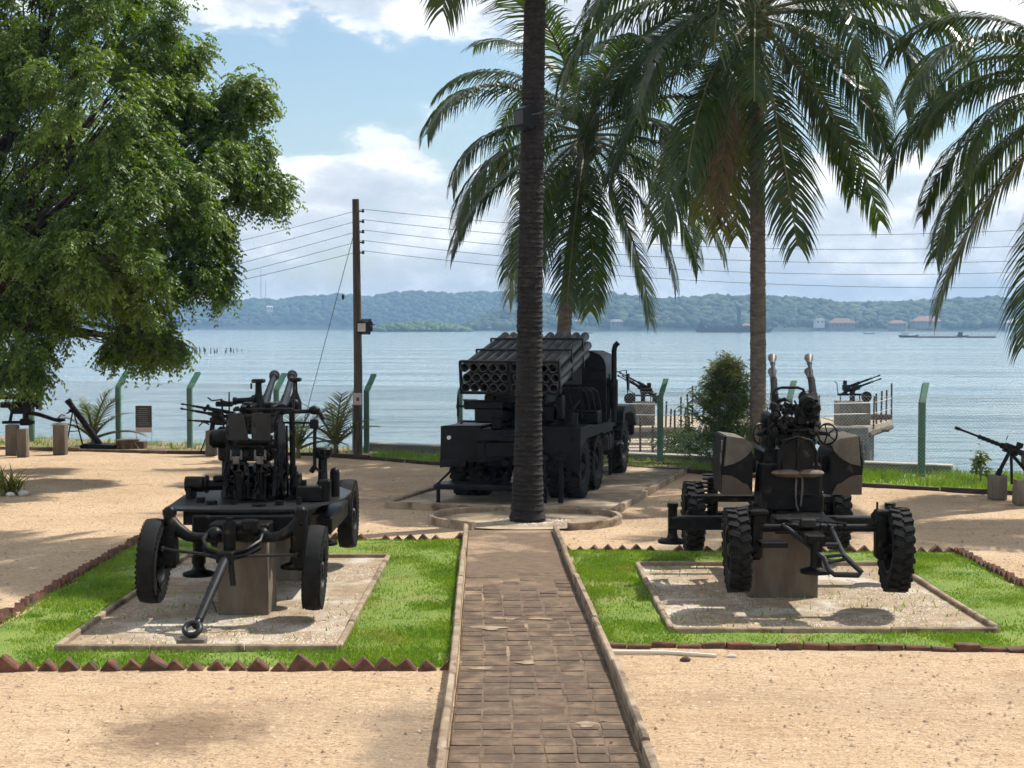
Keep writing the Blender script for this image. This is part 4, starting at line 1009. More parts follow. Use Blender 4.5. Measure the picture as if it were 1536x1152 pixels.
def broadleaf():
    """the big feathery leaved tree on the left"""
    r = random.Random(3); rr = np.random.default_rng(3); D = 29.5; s = FPX / D
    root = Vector((-12.2, 30.5, 0))
    e = empty('shade_tree', root, 0, 'large leafy shade tree filling the upper left with drooping feathery foliage', 'tree')
    lobes = []
    for (u, v, rp, dy) in ((60, 60, 120, 0), (190, 40, 90, -.5), (245, 95, 55, .4), (300, 85, 22, .4), (285, 150, 26, .2), (345, 235, 34, 0), (428, 282, 17, 0), (330, 355, 28, -.3), (335, 420, 18, -.3), (200, 540, 18, -.2), (262, 535, 16, -.2), (392, 150, 18, .3), (395, 235, 20, .2), (140, 170, 120, -1.2), (270, 195, 80, 0), (350, 180, 32, .5), (383, 142, 20, .3), (325, 265, 62, -.4), (395, 285, 28, 0),
                           (240, 300, 100, -1.3), (285, 385, 62, -.5), (175, 390, 95, -1.6), (235, 470, 45, -.3), (228, 520, 32, -.2), (130, 455, 70, -.8), (50, 400, 110, -1), (40, 510, 62, -1.3), (35, 560, 40, -1.2), (90, 290, 120, 1.2),
                           (-80, 60, 150, 0), (-120, 250, 160, -.5), (-90, 420, 140, .8), (-250, 180, 150, 0), (-40, -120, 140, 0), (120, -90, 110, .5), (-160, 520, 80, -1), (0, 200, 140, 2.4), (180, 230, 110, 2.2), (-200, -40, 140, 1), (230, -20, 60, 1.2), (300, 330, 60, 1.5)):
        lobes.append((P(u - 14 if u > 150 else u, v - (18 if v > 440 else 0), D + dy * 1.6), .9 * rp / s))
    b = MB(); fork = Vector((-11.6, 30.3, 2.9))
    b.tube([root + Vector((0, 0, -.3)), root + Vector((.1, 0, 1)), fork], [.48, .40, .36], 12)
    b.v = [tuple(Vector(v) - root) for v in b.v]; b.build('trunk', 'bark', e)
    limb = MB(); clumps = []
    def curve(a, c, r0, r1, sag, k=7):
        pts = []
        m = (a + c) / 2 + Vector((r.uniform(-.5, .5), r.uniform(-.5, .5), sag))
        for i in range(k + 1):
            t = i / k; pts.append(a * (1 - t) ** 2 + m * 2 * t * (1 - t) + c * t * t + Vector((r.uniform(-.06, .06), r.uniform(-.06, .06), r.uniform(-.06, .06))) * (0 < i < k))
        limb.tube(pts, [r0 + (r1 - r0) * i / k for i in range(k + 1)], 6); return pts
    for (c, rad) in lobes:
        main = curve(fork, c, .06 + rad * .075, .035, r.uniform(.2, 1.0))
        nsub = int(7 + 13 * rad * rad)
        for i in range(nsub):
            d = Vector((r.gauss(0, 1), r.gauss(0, 1), r.gauss(0, 1) + .15)).normalized(); q = c + Vector((d.x, d.y, d.z * .92)) * rad * r.uniform(.55, 1.04)
            if i % 2 == 0: curve(main[r.randint(3, 7)], q, .022, .007, r.uniform(-.1, .25), 4)
            clumps.append((q, d))
    limb.v = [tuple(Vector(v) - root) for v in limb.v]; limb.build('branch', 'bark', e, 60)
    C = np.array([q for q, d in clumps]) - np.array(root); Dn = np.array([d for q, d in clumps])
    # every clump: twigs with drooping compound leaves, each with paired leaflets
    tw = 34; npair = 8
    nC = len(C); A = np.repeat(C, tw, 0); dn = np.repeat(Dn, tw, 0); n = len(A)
    dd = rr.normal(0, 1, (n, 3)) * .8 + dn * .9; dd[:, 2] = dd[:, 2] * .5 + .05; dd /= np.linalg.norm(dd, axis=1)[:, None]
    st = A + rr.normal(0, .12, (n, 3)) + np.array([0, 0, .05]); Lc = rr.uniform(.24, .42, n)
    V = []
    for k in range(npair):
        t = (k + 1) / npair
        o = st + dd * (Lc * t)[:, None]; o[:, 2] -= Lc * t * t * .65
        tang = dd.copy(); tang[:, 2] -= 1.3 * t; tang /= np.linalg.norm(tang, axis=1)[:, None]
        sidev = np.cross(tang, np.array([0, 0, 1.0]) + rr.normal(0, .25, (n, 3))); sidev /= (np.linalg.norm(sidev, axis=1)[:, None] + 1e-6)
        for sg in (-1, 1):
            ld = sidev * sg * .8 + tang * .55 + np.array([0, 0, -.45]) + rr.normal(0, .2, (n, 3)); ld /= np.linalg.norm(ld, axis=1)[:, None]
            l = rr.uniform(.075, .13, n) * (1.05 - .35 * abs(t - .5)); nrm = np.cross(ld, tang) + rr.normal(0, .35, (n, 3)); wv = np.cross(nrm, ld); wv /= (np.linalg.norm(wv, axis=1)[:, None] + 1e-6); wv *= .019 * rr.uniform(.8, 1.3, n)[:, None]
            m = o + ld * (l * .45)[:, None]; tip = o + ld * l[:, None]
            V.append(np.stack([o, m - wv, tip, m + wv], 1))
    V = np.concatenate(V, 0)
    link('crown', np_mesh('crown', V, 4, 'neem_leaf'), e)
    print('tree leaves', len(V), 'clumps', nC)
broadleaf()

def leafy(name, label, cat, base, h, rad, nb, nl, leaf, width, mat, tip=None, seed=1, trunk=.03, low=.15, conic=True, droop=.3):
    """shrub: stem, branches, leaves in whorls"""
    r = random.Random(seed); rr = np.random.default_rng(seed); e = empty(name, base, 0, label, cat)
    st = MB(); st.tube([(0, 0, -.1), (.02, 0, h * .4), (-.03, .02, h * .75), (0, 0, h * .98)], [trunk, trunk * .8, trunk * .5, trunk * .15], 7)
    pos = []
    for i in range(nb):
        t = low + (1 - low) * (i / nb) ** .8; a = i * 2.4 + r.uniform(-.4, .4)
        w = rad * ((1 - t) ** .7 + .06 if conic else math.sin((.12 + .85 * t) * PI) ** .6) * r.uniform(.6, 1.1)
        p0 = Vector((0, 0, h * t * .8)); p1 = Vector((w * math.cos(a), w * math.sin(a), h * t + w * .18)); pm = (p0 + p1) / 2 + Vector((0, 0, -.05))
        st.tube([p0, pm, p1], [.012, .009, .004], 4); 
        for k in range(5): pos.append((p0.lerp(p1, .35 + .65 * k / 4), t))
    st.build('stem', 'bark', e, 60)
    pos.append((Vector((0, 0, h)), 1)); P0 = np.array([p for p, t in pos]); tt = np.array([t for p, t in pos])
    P0 = np.repeat(P0, nl, 0) + rr.normal(0, .05, (len(pos) * nl, 3)); tt = np.repeat(tt, nl); n = len(P0)
    d = rr.normal(0, 1, (n, 3)); d[:, 2] = d[:, 2] * .6 + .15; d /= np.linalg.norm(d, axis=1)[:, None]
    l = leaf * rr.uniform(.6, 1.2, n); nr = rr.normal(0, 1, (n, 3)); w = np.cross(d, nr); w /= np.linalg.norm(w, axis=1)[:, None]; w *= (width * rr.uniform(.7, 1.2, n))[:, None]
    m = P0 + d * (l * .5)[:, None]; tp = P0 + d * l[:, None]; tp[:, 2] -= l * droop
    V = np.stack([P0, m - w, tp, m + w], 1)
    if tip:
        top = rr.random(n) < np.clip((tt - .35) * 1.2, .08, .8)
        link('tip_foliage', np_mesh('tips', V[top], 4, tip), e); V = V[~top]
    link('foliage', np_mesh('foliage', V, 4, mat), e); return e
leafy('oleander_shrub', 'dark green bushy shrub with pale top shoots beside the tan palm trunk', 'shrub', G(1092, 704) + Vector((0, .1, 0)), 2.35, 1.25, 80, 24, .18, .014, 'shrub_leaf', 'shrub_tip', 5, .04, low=.04)
leafy('sapling', 'thin young sapling in the fence grass at the right', 'sapling', G(1470, 727), .62, .2, 9, 5, .12, .022, 'shrub_leaf', 'shrub_tip', 8, .012, low=.4)
leafy('low_shrub', 'low dark bush on the bank beside the jetty walkway', 'shrub', G(1035, 692) + Vector((0, .9, -.2)), .8, .8, 30, 16, .12, .015, 'shrub_leaf', None, 9, .03, conic=False)

YF = [frond_mesh('leaf', 1.15, R(a0), R(bd), 300 + i, 'frond' if i % 3 else 'frond_yellow', leaf=.40, n=15, width=.013, hang=.16, ragged=0) for i, (a0, bd) in enumerate(((80, 30), (68, 45), (55, 55), (40, 60), (22, 55)))]
def young_palm(label, base, size, n, seed, low=True):
    r = random.Random(seed); e = empty('young_palm', base, 0, label, 'young palm')
    m = MB(); m.lathe((0, 0, -.05), (0, 0, 1), [(0, .06 * size), (.12 * size, .07 * size), (.3 * size, .035 * size), (.4 * size, .01)], 8); m.build('stem', 'rachis', e)
    for i in range(n):
        a = i * 2.4 + r.uniform(-.4, .4); link('leaf', YF[min(4, int(i * 5 / n))], e, (0, 0, .22 * size), (0, 0, a), size * r.uniform(.8, 1.15))
young_palm('young palm with yellowing leaves behind the mortar tube', G(136, 673) + Vector((0, .2, 0)), 1.05, 9, 1)
young_palm('young green palm at the foot of the utility pole', G(503, 684) + Vector((0, .1, 0)), 1.1, 11, 2)
young_palm('yellow leaved young palm behind the left gun', G(447, 687), .95, 9, 3)
def plant_bed():
    b = G(8, 742)
    e = empty('border_plant', b, 0, 'yellow green strappy plant ringed by pale stones at the left edge', 'plant'); r = random.Random(2)
    mt = {}
    for key, mat in (('g', 'strap_leaf'), ('y', 'frond_yellow')):
        V = []
        for i in range(60 if key == 'g' else 45):
            a = r.uniform(0, 2 * PI); o = Vector((r.gauss(0, .15), r.gauss(0, .12), 0)); L_ = r.uniform(.35, .8); el = r.uniform(.7, 1.4); w = .016
            q = o; d = Vector((math.cos(a) * math.cos(el), math.sin(a) * math.cos(el), math.sin(el))); wv = Vector((-math.sin(a), math.cos(a), 0)) * w; prev = None
            for k in range(5):
                ww = wv * (.7, 1, .9, .55, .05)[k]; cur = (q - ww, q + ww)
                if prev: V += [tuple(prev[0]), tuple(prev[1]), tuple(cur[1]), tuple(cur[0])]
                prev = cur; q = q + d * L_ / 4; d = (d + Vector((math.cos(a) * .22, math.sin(a) * .22, -.16))).normalized()
        link('foliage', np_mesh('strap_leaves', V, 4, mat), e)
    for i, lab in enumerate(('leftmost pale stone edging the strappy border plant', 'flat pale stone in front of the strappy border plant', 'grey stone right of the middle at the strappy border plant', 'rightmost whitish stone edging the strappy border plant')):
        a = PI * (1.25 + .62 * i / 3); m = MB(); m.ball((0, 0, 0), .08 + r.uniform(-.015, .025), 8, (1.5, .9, .7)); m.v = [(x * r.uniform(.85, 1.15), y * r.uniform(.85, 1.15), z * r.uniform(.85, 1.15)) for x, y, z in m.v]
        o = m.build('stone', 'white_stone', None, 50, loc=(b.x + .40 * math.cos(a), b.y + .34 * math.sin(a), .03), rot=(0, 0, r.uniform(0, 3)))
        tag(o, lab, 'stone', 'stones edging the border plant')
plant_bed()
# ------------------------------------------------------------------ wheels shared by the guns and the truck
def tyre_mesh(r, w, lug=0, depth=.02, n=40, name='tyre', inner=.58, centre=True):
    b = MB(); ri = r * inner; h = w / 2
    prof = [(-h * .55, ri), (-h * .9, ri + (r - ri) * .18), (-h, r * .80), (-h * .93, r * .93), (-h * .74, r * .985), (0, r), (h * .74, r * .985), (h * .93, r * .93), (h, r * .80), (h * .9, ri + (r - ri) * .18), (h * .55, ri), (-h * .55, ri)]
    b.lathe((0, 0, 0), (1, 0, 0), prof, n)
    for i in range(lug):
        for sg in (-1, 1):
            a = 2 * PI * (i + (.5 if sg > 0 else 0)) / lug
            mx = Matrix.Rotation(a, 4, 'X') @ Matrix.Translation((sg * h * .5, 0, r + depth * .15)) @ Matrix.Rotation(sg * .35, 4, 'Z')
            t = MB(); t.box((0, 0, 0), (h * 1.02, 2 * PI * r / lug * .52, depth * 1.3), .004)
            if centre: b.add(t.v, t.f, mx)
            mx = Matrix.Rotation(a, 4, 'X') @ Matrix.Translation((sg * h * .97, 0, r * .925))
            t = MB(); t.box((0, 0, 0), (h * (.14 if centre else .05), 2 * PI * r / lug * .50, r * (.14 if centre else .10)), .004); b.add(t.v, t.f, mx)
    return b.mesh(name, 'rubber')
def rim_mesh(r, w, side=1, bolts=6, inner=.58, mat='black_paint', holes=0):
    b = MB(); ri = r * inner; s = side
    b.lathe((0, 0, 0), (1, 0, 0), [(-w * .42, ri * 1.03), (-w * .40, ri * .93), (-w * .1, ri * .88), (w * .25, ri * .88), (w * .40, ri * .93), (w * .42, ri * 1.03)], 28)
    b.lathe((0, 0, 0), (s, 0, 0), [(w * .02, ri * .9), (w * .06, ri * .72), (w * .16, ri * .55), (w * .16, ri * .36), (w * .30, ri * .30), (w * .42, ri * .24), (w * .44, .001)], 24)
    for i in range(bolts):
        a = 2 * PI * i / bolts; y, z = ri * .46 * math.cos(a), ri * .46 * math.sin(a)
        b.cyl((s * w * .12, y, z), (s * w * .26, y, z), r * .028, n=6)
    for i in range(holes):
        a = 2 * PI * (i + .5) / holes; y, z = ri * .68 * math.cos(a), ri * .68 * math.sin(a); t = MB(); t.box((0, 0, 0), (w * .12, ri * .12, ri * .3), .004)
        b.add(t.v, t.f, Matrix.Translation((s * w * .09, y, z)) @ Matrix.Rotation(a, 4, 'X'))
    return b.mesh('wheel', mat)
def wheel(parent, tyre, rim, loc, rot=(0, 0, 0)):
    w = link('wheel', rim, parent, loc, rot); link('tyre', tyre, w); return w
def handwheel(b, c, r, axis, spokes=4, t=.012):
    c = Vector(c); x, y, d, l = basis((0, 0, 0), axis); pts = [c + (x * math.cos(2 * PI * i / 20) + y * math.sin(2 * PI * i / 20)) * r for i in range(20)]
    b.tube(pts, t, 6, closed=True)
    for i in range(spokes):
        a = 2 * PI * i / spokes; b.cyl(c, c + (x * math.cos(a) + y * math.sin(a)) * r, t * .7, n=5)
    b.cyl(c - d * .03, c + d * .03, t * 2.2, n=8)
def arc(cx, cz, r, a0, a1, n=12): return [(cx + r * math.cos(R(a0 + (a1 - a0) * i / n)), cz + r * math.sin(R(a0 + (a1 - a0) * i / n))) for i in range(n + 1)]

def block(name, label, cat, c, size, mat, rz=0, ch=.015):
    """a cast concrete block: rough faces, slightly uneven"""
    r = random.Random(int(c[0] * 100 + c[1] * 37)); m = MB(); m.box((0, 0, size[2] / 2), size, ch)
    m.v = [(x + r.uniform(-.006, .006), y + r.uniform(-.006, .006), z + r.uniform(-.005, .005)) for x, y, z in m.v]
    return tag(m.build(name, mat, None, loc=c, rot=(0, 0, rz)), label, cat)

# ------------------------------------------------------------------ left gun: twin 37 mm on a four-wheel carriage
def left_gun():
    block('concrete_plinth', 'tall grey concrete block carrying the front of the left gun', 'plinth', (-2.78, 15.32, 0), (.52, .55, .81), 'plinth_concrete')
    block('concrete_plinth', 'concrete block under the rear of the left gun', 'plinth', (-2.5, 17.35, 0), (.55, .5, .81), 'plinth_concrete')
    block('concrete_block', 'small concrete block under the tow ring of the left gun', 'block', (-2.985, 13.56, .0), (.26, .16, .115), 'plinth_concrete')
    e = empty('anti_aircraft_gun', (-2.8, 16.5, 0), 0, 'black twin barrelled gun on four wheels left of the path, tow bar toward the viewer', 'gun')
    ty = tyre_mesh(.425, .205, 0); ty2 = tyre_mesh(.43, .19, 44, .007, centre=False)
    rr_ = rim_mesh(.425, .205, 1, 6, holes=6); rl = rim_mesh(.425, .205, -1, 6)
    wheel(e, ty2, rr_, (.81, -1.75, .565), (0, R(3), R(2))); wheel(e, ty2, rl, (-.82, -1.75, .635), (0, R(3), R(1)))
    wheel(e, ty2, rr_, (.76, 1.7, .675)); wheel(e, ty2, rl, (-.82, 1.7, .675))
    K = 'black_paint'
    part('chassis', K, e, lambda b: (b.box((0, 0, .90), (.62, 3.1, .17), .02), b.box((0, -.75, .93), (1.25, .22, .2), .02), b.box((0, .75, .93), (1.25, .22, .2), .02),
         b.box((0, -1.18, .92), (1.1, .12, .22), .02), b.box((.72, .45, .80), (.18, 1.6, .2), .02), b.box((-.66, .4, .82), (.16, 1.4, .2), .02)))
    def ax(b):
        for s in (-1, 1):
            b.cyl((s * .665, -1.72, .56), (s * .665, -1.72, 1.13), .062, n=14); b.cyl((s * .665, -1.72, 1.10), (s * .665, -1.72, 1.15), .072, n=14)
            b.ball((s * .665, -1.72, 1.15), .06, 10, (1, 1, .6))
            b.tube([(s * .665, -1.72, 1.03), (s * .58, -1.73, .95), (s * .47, -1.75, .885), (s * .38, -1.75, .87), (s * .12, -1.75, .87)], [.078, .07, .058, .05, .05], 12)
            b.cyl((s * .6, -1.74, .62 - s * .03), (s * .84, -1.75, .6 - s * .03), .06, n=12)
            b.prism([(s * .58, .6), (s * .72, .6), (s * .72, 1.0), (s * .60, .98)], 'y', -1.80, -1.66)
    part('front_axle', K, e, ax)
    def rax(b):
        b.cyl((-.8, 1.7, .675), (.8, 1.7, .675), .05, n=10)
        for s in (-1, 1): b.box((s * .55, 1.6, .82), (.12, .3, .3), .02)
    part('rear_axle', K, e, rax)
    part('differential', K, e, lambda b: (b.ball((.1, -1.72, .93), .13, 14, (1.25, .8, .9)), b.cyl((-.03, -1.88, .76), (-.03, -1.88, 1.05), .062, n=14), b.cyl((-.03, -1.88, 1.05), (-.03, -1.88, 1.09), .035, n=10),
         b.ball((-.2, -1.76, .9), .085, 10), b.ball((.28, -1.74, .9), .075, 10), b.box((.16, -1.78, 1.0), (.16, .12, .12), .02), b.cyl((.22, -1.84, .94), (.22, -1.84, 1.05), .03, n=8), b.cyl((-.1, -1.8, .98), (.2, -1.8, 1.02), .03, n=8)))
    part('yoke', K, e, lambda b: (b.tube([(-.26, -1.74, .93), (-.29, -1.9, .87), (-.22, -2.05, .80), (-.03, -2.16, .755), (.18, -2.07, .80), (.28, -1.92, .86), (.28, -1.76, .92)], .022, 8),
         b.tube([(-.28, -1.9, .80), (-.22, -2.05, .75), (-.03, -2.16, .715), (.18, -2.07, .75), (.28, -1.92, .80)], .03, 8), b.box((-.02, -2.16, .735), (.17, .1, .12), .015)))
    part('tie_rod', 'grey_paint', e, lambda b: (b.cyl((-.68, -1.98, .79), (-.05, -2.12, .735), .016, n=8), b.cyl((.0, -2.12, .735), (.66, -1.98, .73), .016, n=8), b.ball((-.68, -1.98, .79), .03, 8), b.ball((.66, -1.98, .73), .03, 8)))
    def tow(b):
        b.cyl((-.01, -2.16, .73), (-.15, -2.78, .235), .052, .042, 16); b.cyl((-.15, -2.78, .235), (-.165, -2.86, .19), .034, n=12)
        c = Vector((-.18, -2.93, .185)); d = Vector((-.14, -.62, -.5)).normalized(); x = Vector((1, 0, 0)); x = (x - d * x.dot(d)).normalized()
        b.tube([c + (d * math.cos(2 * PI * i / 20) + x * math.sin(2 * PI * i / 20)) * .072 for i in range(20)], .027, 10, closed=True)
        b.cyl((.03, -2.14, .68), (.05, -2.12, .45), .03, n=10); b.cyl((-.12, -2.5, .5), (-.10, -2.2, .20), .008, n=6)
    part('tow_bar', 'grey_paint', e, tow)
    for (x, y, z) in ((-.54, -.95, .38), (.50, -.95, .46), (-.54, 1.0, .42), (.54, 1.0, .42)):
        j = part('jack', K, e, lambda b: (b.cyl((x, y, z), (x, y, 1.05), .062, n=14), b.cyl((x, y, z + .1), (x, y, z + .18), .075, n=14)))
        part('jack_pad', K, j, lambda b: b.lathe((x, y, z - .03), (0, 0, 1), [(0, .001), (0, .17), (.03, .17), (.06, .08), (.1, .06)], 20))
    part('deck', 'grey_paint', e, lambda b: b.prism([(-.86, -1.12), (-.30, -1.2), (.40, -1.18), (.62, -1.05), (.92, -.2), (.93, .55), (.72, 1.05), (-.6, 1.1), (-.92, .75), (-.93, .1)], 'z', 1.06, 1.085))
    part('deck_skirt', K, e, lambda b: (b.box((-.1, -1.06, .98), (1.15, .03, .15), .006), b.box((0, .95, .98), (1.1, .03, .15), .006), b.box((.6, -.2, 1.0), (.03, 1.3, .1), .006), b.box((-.62, -.2, 1.0), (.03, 1.3, .1), .006)))
    # --- rotating mount
    part('turntable', K, e, lambda b: (b.lathe((-.05, .15, 1.085), (0, 0, 1), [(0, .46), (.05, .46), (.07, .40), (.16, .38), (.18, .001)], 28), b.box((-.05, .2, 1.32), (.52, .5, .22), .03)))
    part('trunnion_cheek', K, e, lambda b: b.prism([(-.55, 1.15), (.5, 1.15), (.35, 1.5), (.2, 1.9), (-.1, 2.0), (-.28, 1.9), (-.35, 1.5)], 'x', -.37, -.33))
    part('trunnion_cheek', K, e, lambda b: b.prism([(-.5, 1.15), (.5, 1.15), (.35, 1.5), (.2, 1.9), (-.1, 2.0), (-.28, 1.9), (-.35, 1.5)], 'x', .17, .21))
    for s, x0 in ((-1, -.185), (1, .06)):
        part('rear_plate', 'grey_paint', e, lambda b: b.prism([(x0 - .105, 1.76), (x0 - .105, 2.05)] + [(x0 + .04 + .06 * math.cos(t), 2.05 - .29 * k / 6) if s < 0 else (x0 + .1, 2.05 - .29 * k / 6) for k, t in enumerate([PI * .5 * (1 - k / 6) for k in range(7)])], 'y', -.52, -.49), 0)
    part('cradle', K, e, lambda b: (b.box((-.06, -.12, 1.93), (.44, .7, .22), .02), b.box((-.06, -.34, 1.735), (.50, .06, .05), .008), b.box((-.06, -.34, 1.68), (.48, .03, .04), .008), b.box((.05, -.32, 2.085), (.66, .05, .035), .008), b.box((-.05, .3, 1.98), (.38, .5, .2), .03), b.box((-.06, -.1, 1.62), (.40, .4, .22), .02)))
    def breech(b):
        for x in (-.20, .05):
            b.box((x, -.38, 1.455), (.16, .14, .13), .02); b.cyl((x - .05, -.45, 1.46), (x - .05, -.3, 1.46), .045, n=12); b.cyl((x + .05, -.45, 1.455), (x + .05, -.3, 1.455), .04, n=12)
    part('breech', 'grey_paint', e, breech)
    for x in (-.21, .05):
        part('pedal_bracket', 'gun_steel', e, lambda b: (b.box((x - .055, -.53, 1.60), (.02, .03, .11), .004), b.box((x + .055, -.53, 1.60), (.02, .03, .11), .004), b.box((x, -.53, 1.57), (.12, .03, .03), .004), b.box((x, -.53, 1.53), (.07, .03, .06), .004)))
    def legs(b):
        for x in (-.21, .03):
            b.box((x, -.36, 1.24), (.085, .09, .34), .012); b.cyl((x + .055, -.4, 1.1), (x + .05, -.4, 1.4), .016, n=8); b.cyl((x - .05, -.42, 1.1), (x - .045, -.42, 1.35), .012, n=8)
        b.box((-.09, -.3, 1.14), (.4, .16, .1), .015); b.cyl((-.1, -.44, 1.12), (-.1, -.44, 1.5), .012, n=6)
        b.tube([(.13, -.42, 1.1), (.15, -.46, 1.22), (.19, -.45, 1.24), (.2, -.42, 1.1)], .01, 6)
    part('foot_firing_gear', K, e, legs)
    def sector(b):
        pts = [(.04 + .36 * math.cos(R(t)), 1.36 + .36 * math.sin(R(t))) for t in range(-100, 101, 10)] + [(.04 + .29 * math.cos(R(t)), 1.36 + .29 * math.sin(R(t))) for t in range(100, -101, -10)]
        b.prism([(-p[0] - .05, p[1]) for p in pts], 'x', .235, .275)
        b.cyl((.22, -.1, 1.4), (.3, -.1, 1.4), .07, n=14)
        for t in (30, 90, 150): b.cyl((.255, -.1, 1.4), (.255, -.1 - .33 * math.sin(R(t)), 1.37 + .33 * math.cos(R(t))), .018, n=6)
    part('elevation_sector', K, e, sector)
    part('drive_drum', K, e, lambda b: (b.cyl((-.56, -.1, 1.745), (-.36, -.06, 1.745), .105, n=20), b.cyl((-.58, -.1, 1.745), (-.56, -.1, 1.745), .08, n=20), b.box((-.42, -.05, 1.58), (.14, .2, .16), .02), b.cyl((-.43, 0, 1.2), (-.43, 0, 1.6), .045, n=10)))
    part('equilibrator_post', K, e, lambda b: (b.cyl((.36, -.2, 1.1), (.35, -.2, 2.06), .032, n=10), b.cyl((.36, -.2, 1.15), (.36, -.2, 1.45), .042, n=10), b.cyl((.30, -.2, 1.1), (.29, -.2, 1.9), .014, n=6), b.box((.36, -.2, 1.1), (.12, .14, .06), .01)))
    part('side_arm', K, e, lambda b: (b.cyl((.22, -.2, 2.05), (.58, -.2, 2.06), .024, n=10), b.ball((.6, -.2, 2.07), .055, 10, (1.3, 1, .9)), b.tube([(.6, -.2, 2.07), (.68, -.24, 2.03), (.71, -.26, 1.97)], .02, 6), b.cyl((.25, -.16, 1.93), (.56, -.2, 1.93), .013, n=6),
         b.box((.60, -.2, 1.92), (.09, .08, .1), .012), b.cyl((.605, -.2, 1.92), (.60, -.2, 1.42), .02, n=8), b.tube([(.60, -.2, 1.44), (.66, -.28, 1.4), (.72, -.3, 1.4), (.73, -.3, 1.62)], .014, 6), b.cyl((.6, -.2, 1.44), (.56, -.2, 1.38), .03, n=8)))
    part('optical_sight', K, e, lambda b: (b.lathe((-.08, .15, 2.04), (0, 0, 1), [(0, .10), (.1, .07), (.2, .04), (.34, .035)], 12), b.box((-.075, .12, 2.385), (.14, .14, .045), .01), b.cyl((-.145, .05, 2.36), (-.145, .05, 2.30), .012, n=8), b.ball((-.13, .2, 2.14), .09, 10, (.8, 1, 1)),
         b.cyl((-.32, .05, 2.16), (-.12, .1, 2.17), .035, n=10), b.cyl((-.35, .05, 2.16), (-.31, .05, 2.16), .045, n=10)))
    part('optical_sight', K, e, lambda b: (b.lathe((.335, .15, 2.04), (0, 0, 1), [(0, .075), (.1, .075), (.22, .03), (.36, .025)], 12), b.box((.345, .12, 2.40), (.125, .12, .045), .01), b.ball((.33, .12, 2.12), .07, 10), b.cyl((.36, -.18, 2.04), (.345, .05, 2.36), .016, n=6)))
    part('seat', K, e, lambda b: (b.lathe((.68, -.12, 1.24), (0, 0, 1), [(0, .075), (.03, .055), (.28, .048), (.30, .085), (.33, .11), (.39, .115), (.41, .10), (.415, .001)], 20), b.cyl((.66, -.2, 1.1), (.68, -.12, 1.26), .06, n=10)))
    part('equipment_box', K, e, lambda b: (b.box((.58, -.42, 1.17), (.28, .24, .17), .015), b.box((.74, -.42, 1.2), (.13, .16, .24), .015), b.cyl((.44, -.40, 1.24), (.44, -.40, 1.35), .05, n=10), b.ball((.44, -.40, 1.36), .05, 10), b.cyl((.5, -.38, 1.25), (.5, -.38, 1.31), .035, n=8), b.box((.62, .15, 1.13), (.36, .3, .09), .015), b.box((.62, -.2, 1.11), (.2, .5, .05), .01)))
    part('gas_bottle', K, e, lambda b: (b.cyl((.80, .0, 1.08), (.80, .0, 1.36), .055, n=12), b.ball((.80, 0, 1.36), .055, 10)))
    part('traverse_motor', K, e, lambda b: (b.cyl((-.86, -.1, 1.235), (-.66, -.1, 1.235), .088, n=18), b.cyl((-.66, -.1, 1.22), (-.34, -.05, 1.22), .058, n=12), b.box((-.8, -.1, 1.12), (.1, .14, .1), .01), b.cyl((-.8, -.18, 1.08), (-.8, -.18, 1.2), .025, n=8), b.box((-.48, -.05, 1.3), (.14, .16, .06), .01), b.box((-.32, -.2, 1.14), (.2, .16, .1), .015), b.cyl((-.64, -.1, 1.235), (-.61, -.1, 1.235), .1, n=18)))
    r = random.Random(9)
    part('fittings', K, e, lambda b: ([b.box((r.uniform(-.34, .24), r.uniform(-.5, -.3), r.uniform(1.12, 2.12)), (r.uniform(.02, .07), r.uniform(.03, .08), r.uniform(.02, .08)), .006, (r.uniform(-.4, .4), r.uniform(-.4, .4), 0)) for i in range(46)],
         [b.cyl((x_, -.45, z_), (x_ + r.uniform(-.1, .1), -.45, z_ + r.uniform(-.16, .16)), .009, n=6) for x_, z_ in [(r.uniform(-.36, .3), r.uniform(1.15, 2.1)) for i in range(30)]],
         [b.tube([(-.34 + .2 * i, -.3, 1.6), (-.36 + .2 * i, -.48, 1.4 - .05 * i), (-.3 + .17 * i, -.42, 1.12)], .011, 6) for i in range(4)])).__setitem__('kind', 'stuff')
    for x_, y_, h_, r_ in ((-.6, -.55, .06, .05), (-.45, -.7, .04, .06), (.3, -.8, .05, .05), (.1, -.9, .03, .08), (-.2, -.75, .05, .04), (.5, -.75, .08, .03)):
        part('deck_cap', K, e, lambda b: b.cyl((x_, y_, 1.08), (x_, y_, 1.08 + h_), r_, n=10))
    def receiver(b):
        for x in (-.14, .11): b.box((x, .1, 2.08), (.13, .8, .12), .02); b.box((x, -.2, 2.13), (.1, .2, .06), .01)
        b.box((0, .35, 2.06), (.4, .2, .14), .02); b.cyl((-.25, .2, 2.08), (.3, .2, 2.08), .04, n=10)
    part('receiver', K, e, receiver)
    for x in (-.03, .20):
        d = Vector((-.24, 2.3, .30)); o = Vector((x, .12, 2.06)); p1 = o + d
        t = part('barrel', 'grey_paint', e, lambda b: (b.cyl(o, o + d * .35, .062, .052, 16), b.cyl(o + d * .33, p1, .046, .036, 14)))
        part('muzzle_brake', 'grey_paint', t, lambda b: b.lathe(p1 - d.normalized() * .14, d, [(0, .038), (.02, .055), (.07, .058), (.09, .046), (.14, .052), (.18, .068), (.23, .068), (.27, .05), (.271, .03), (.2, .028)], 16))
left_gun()

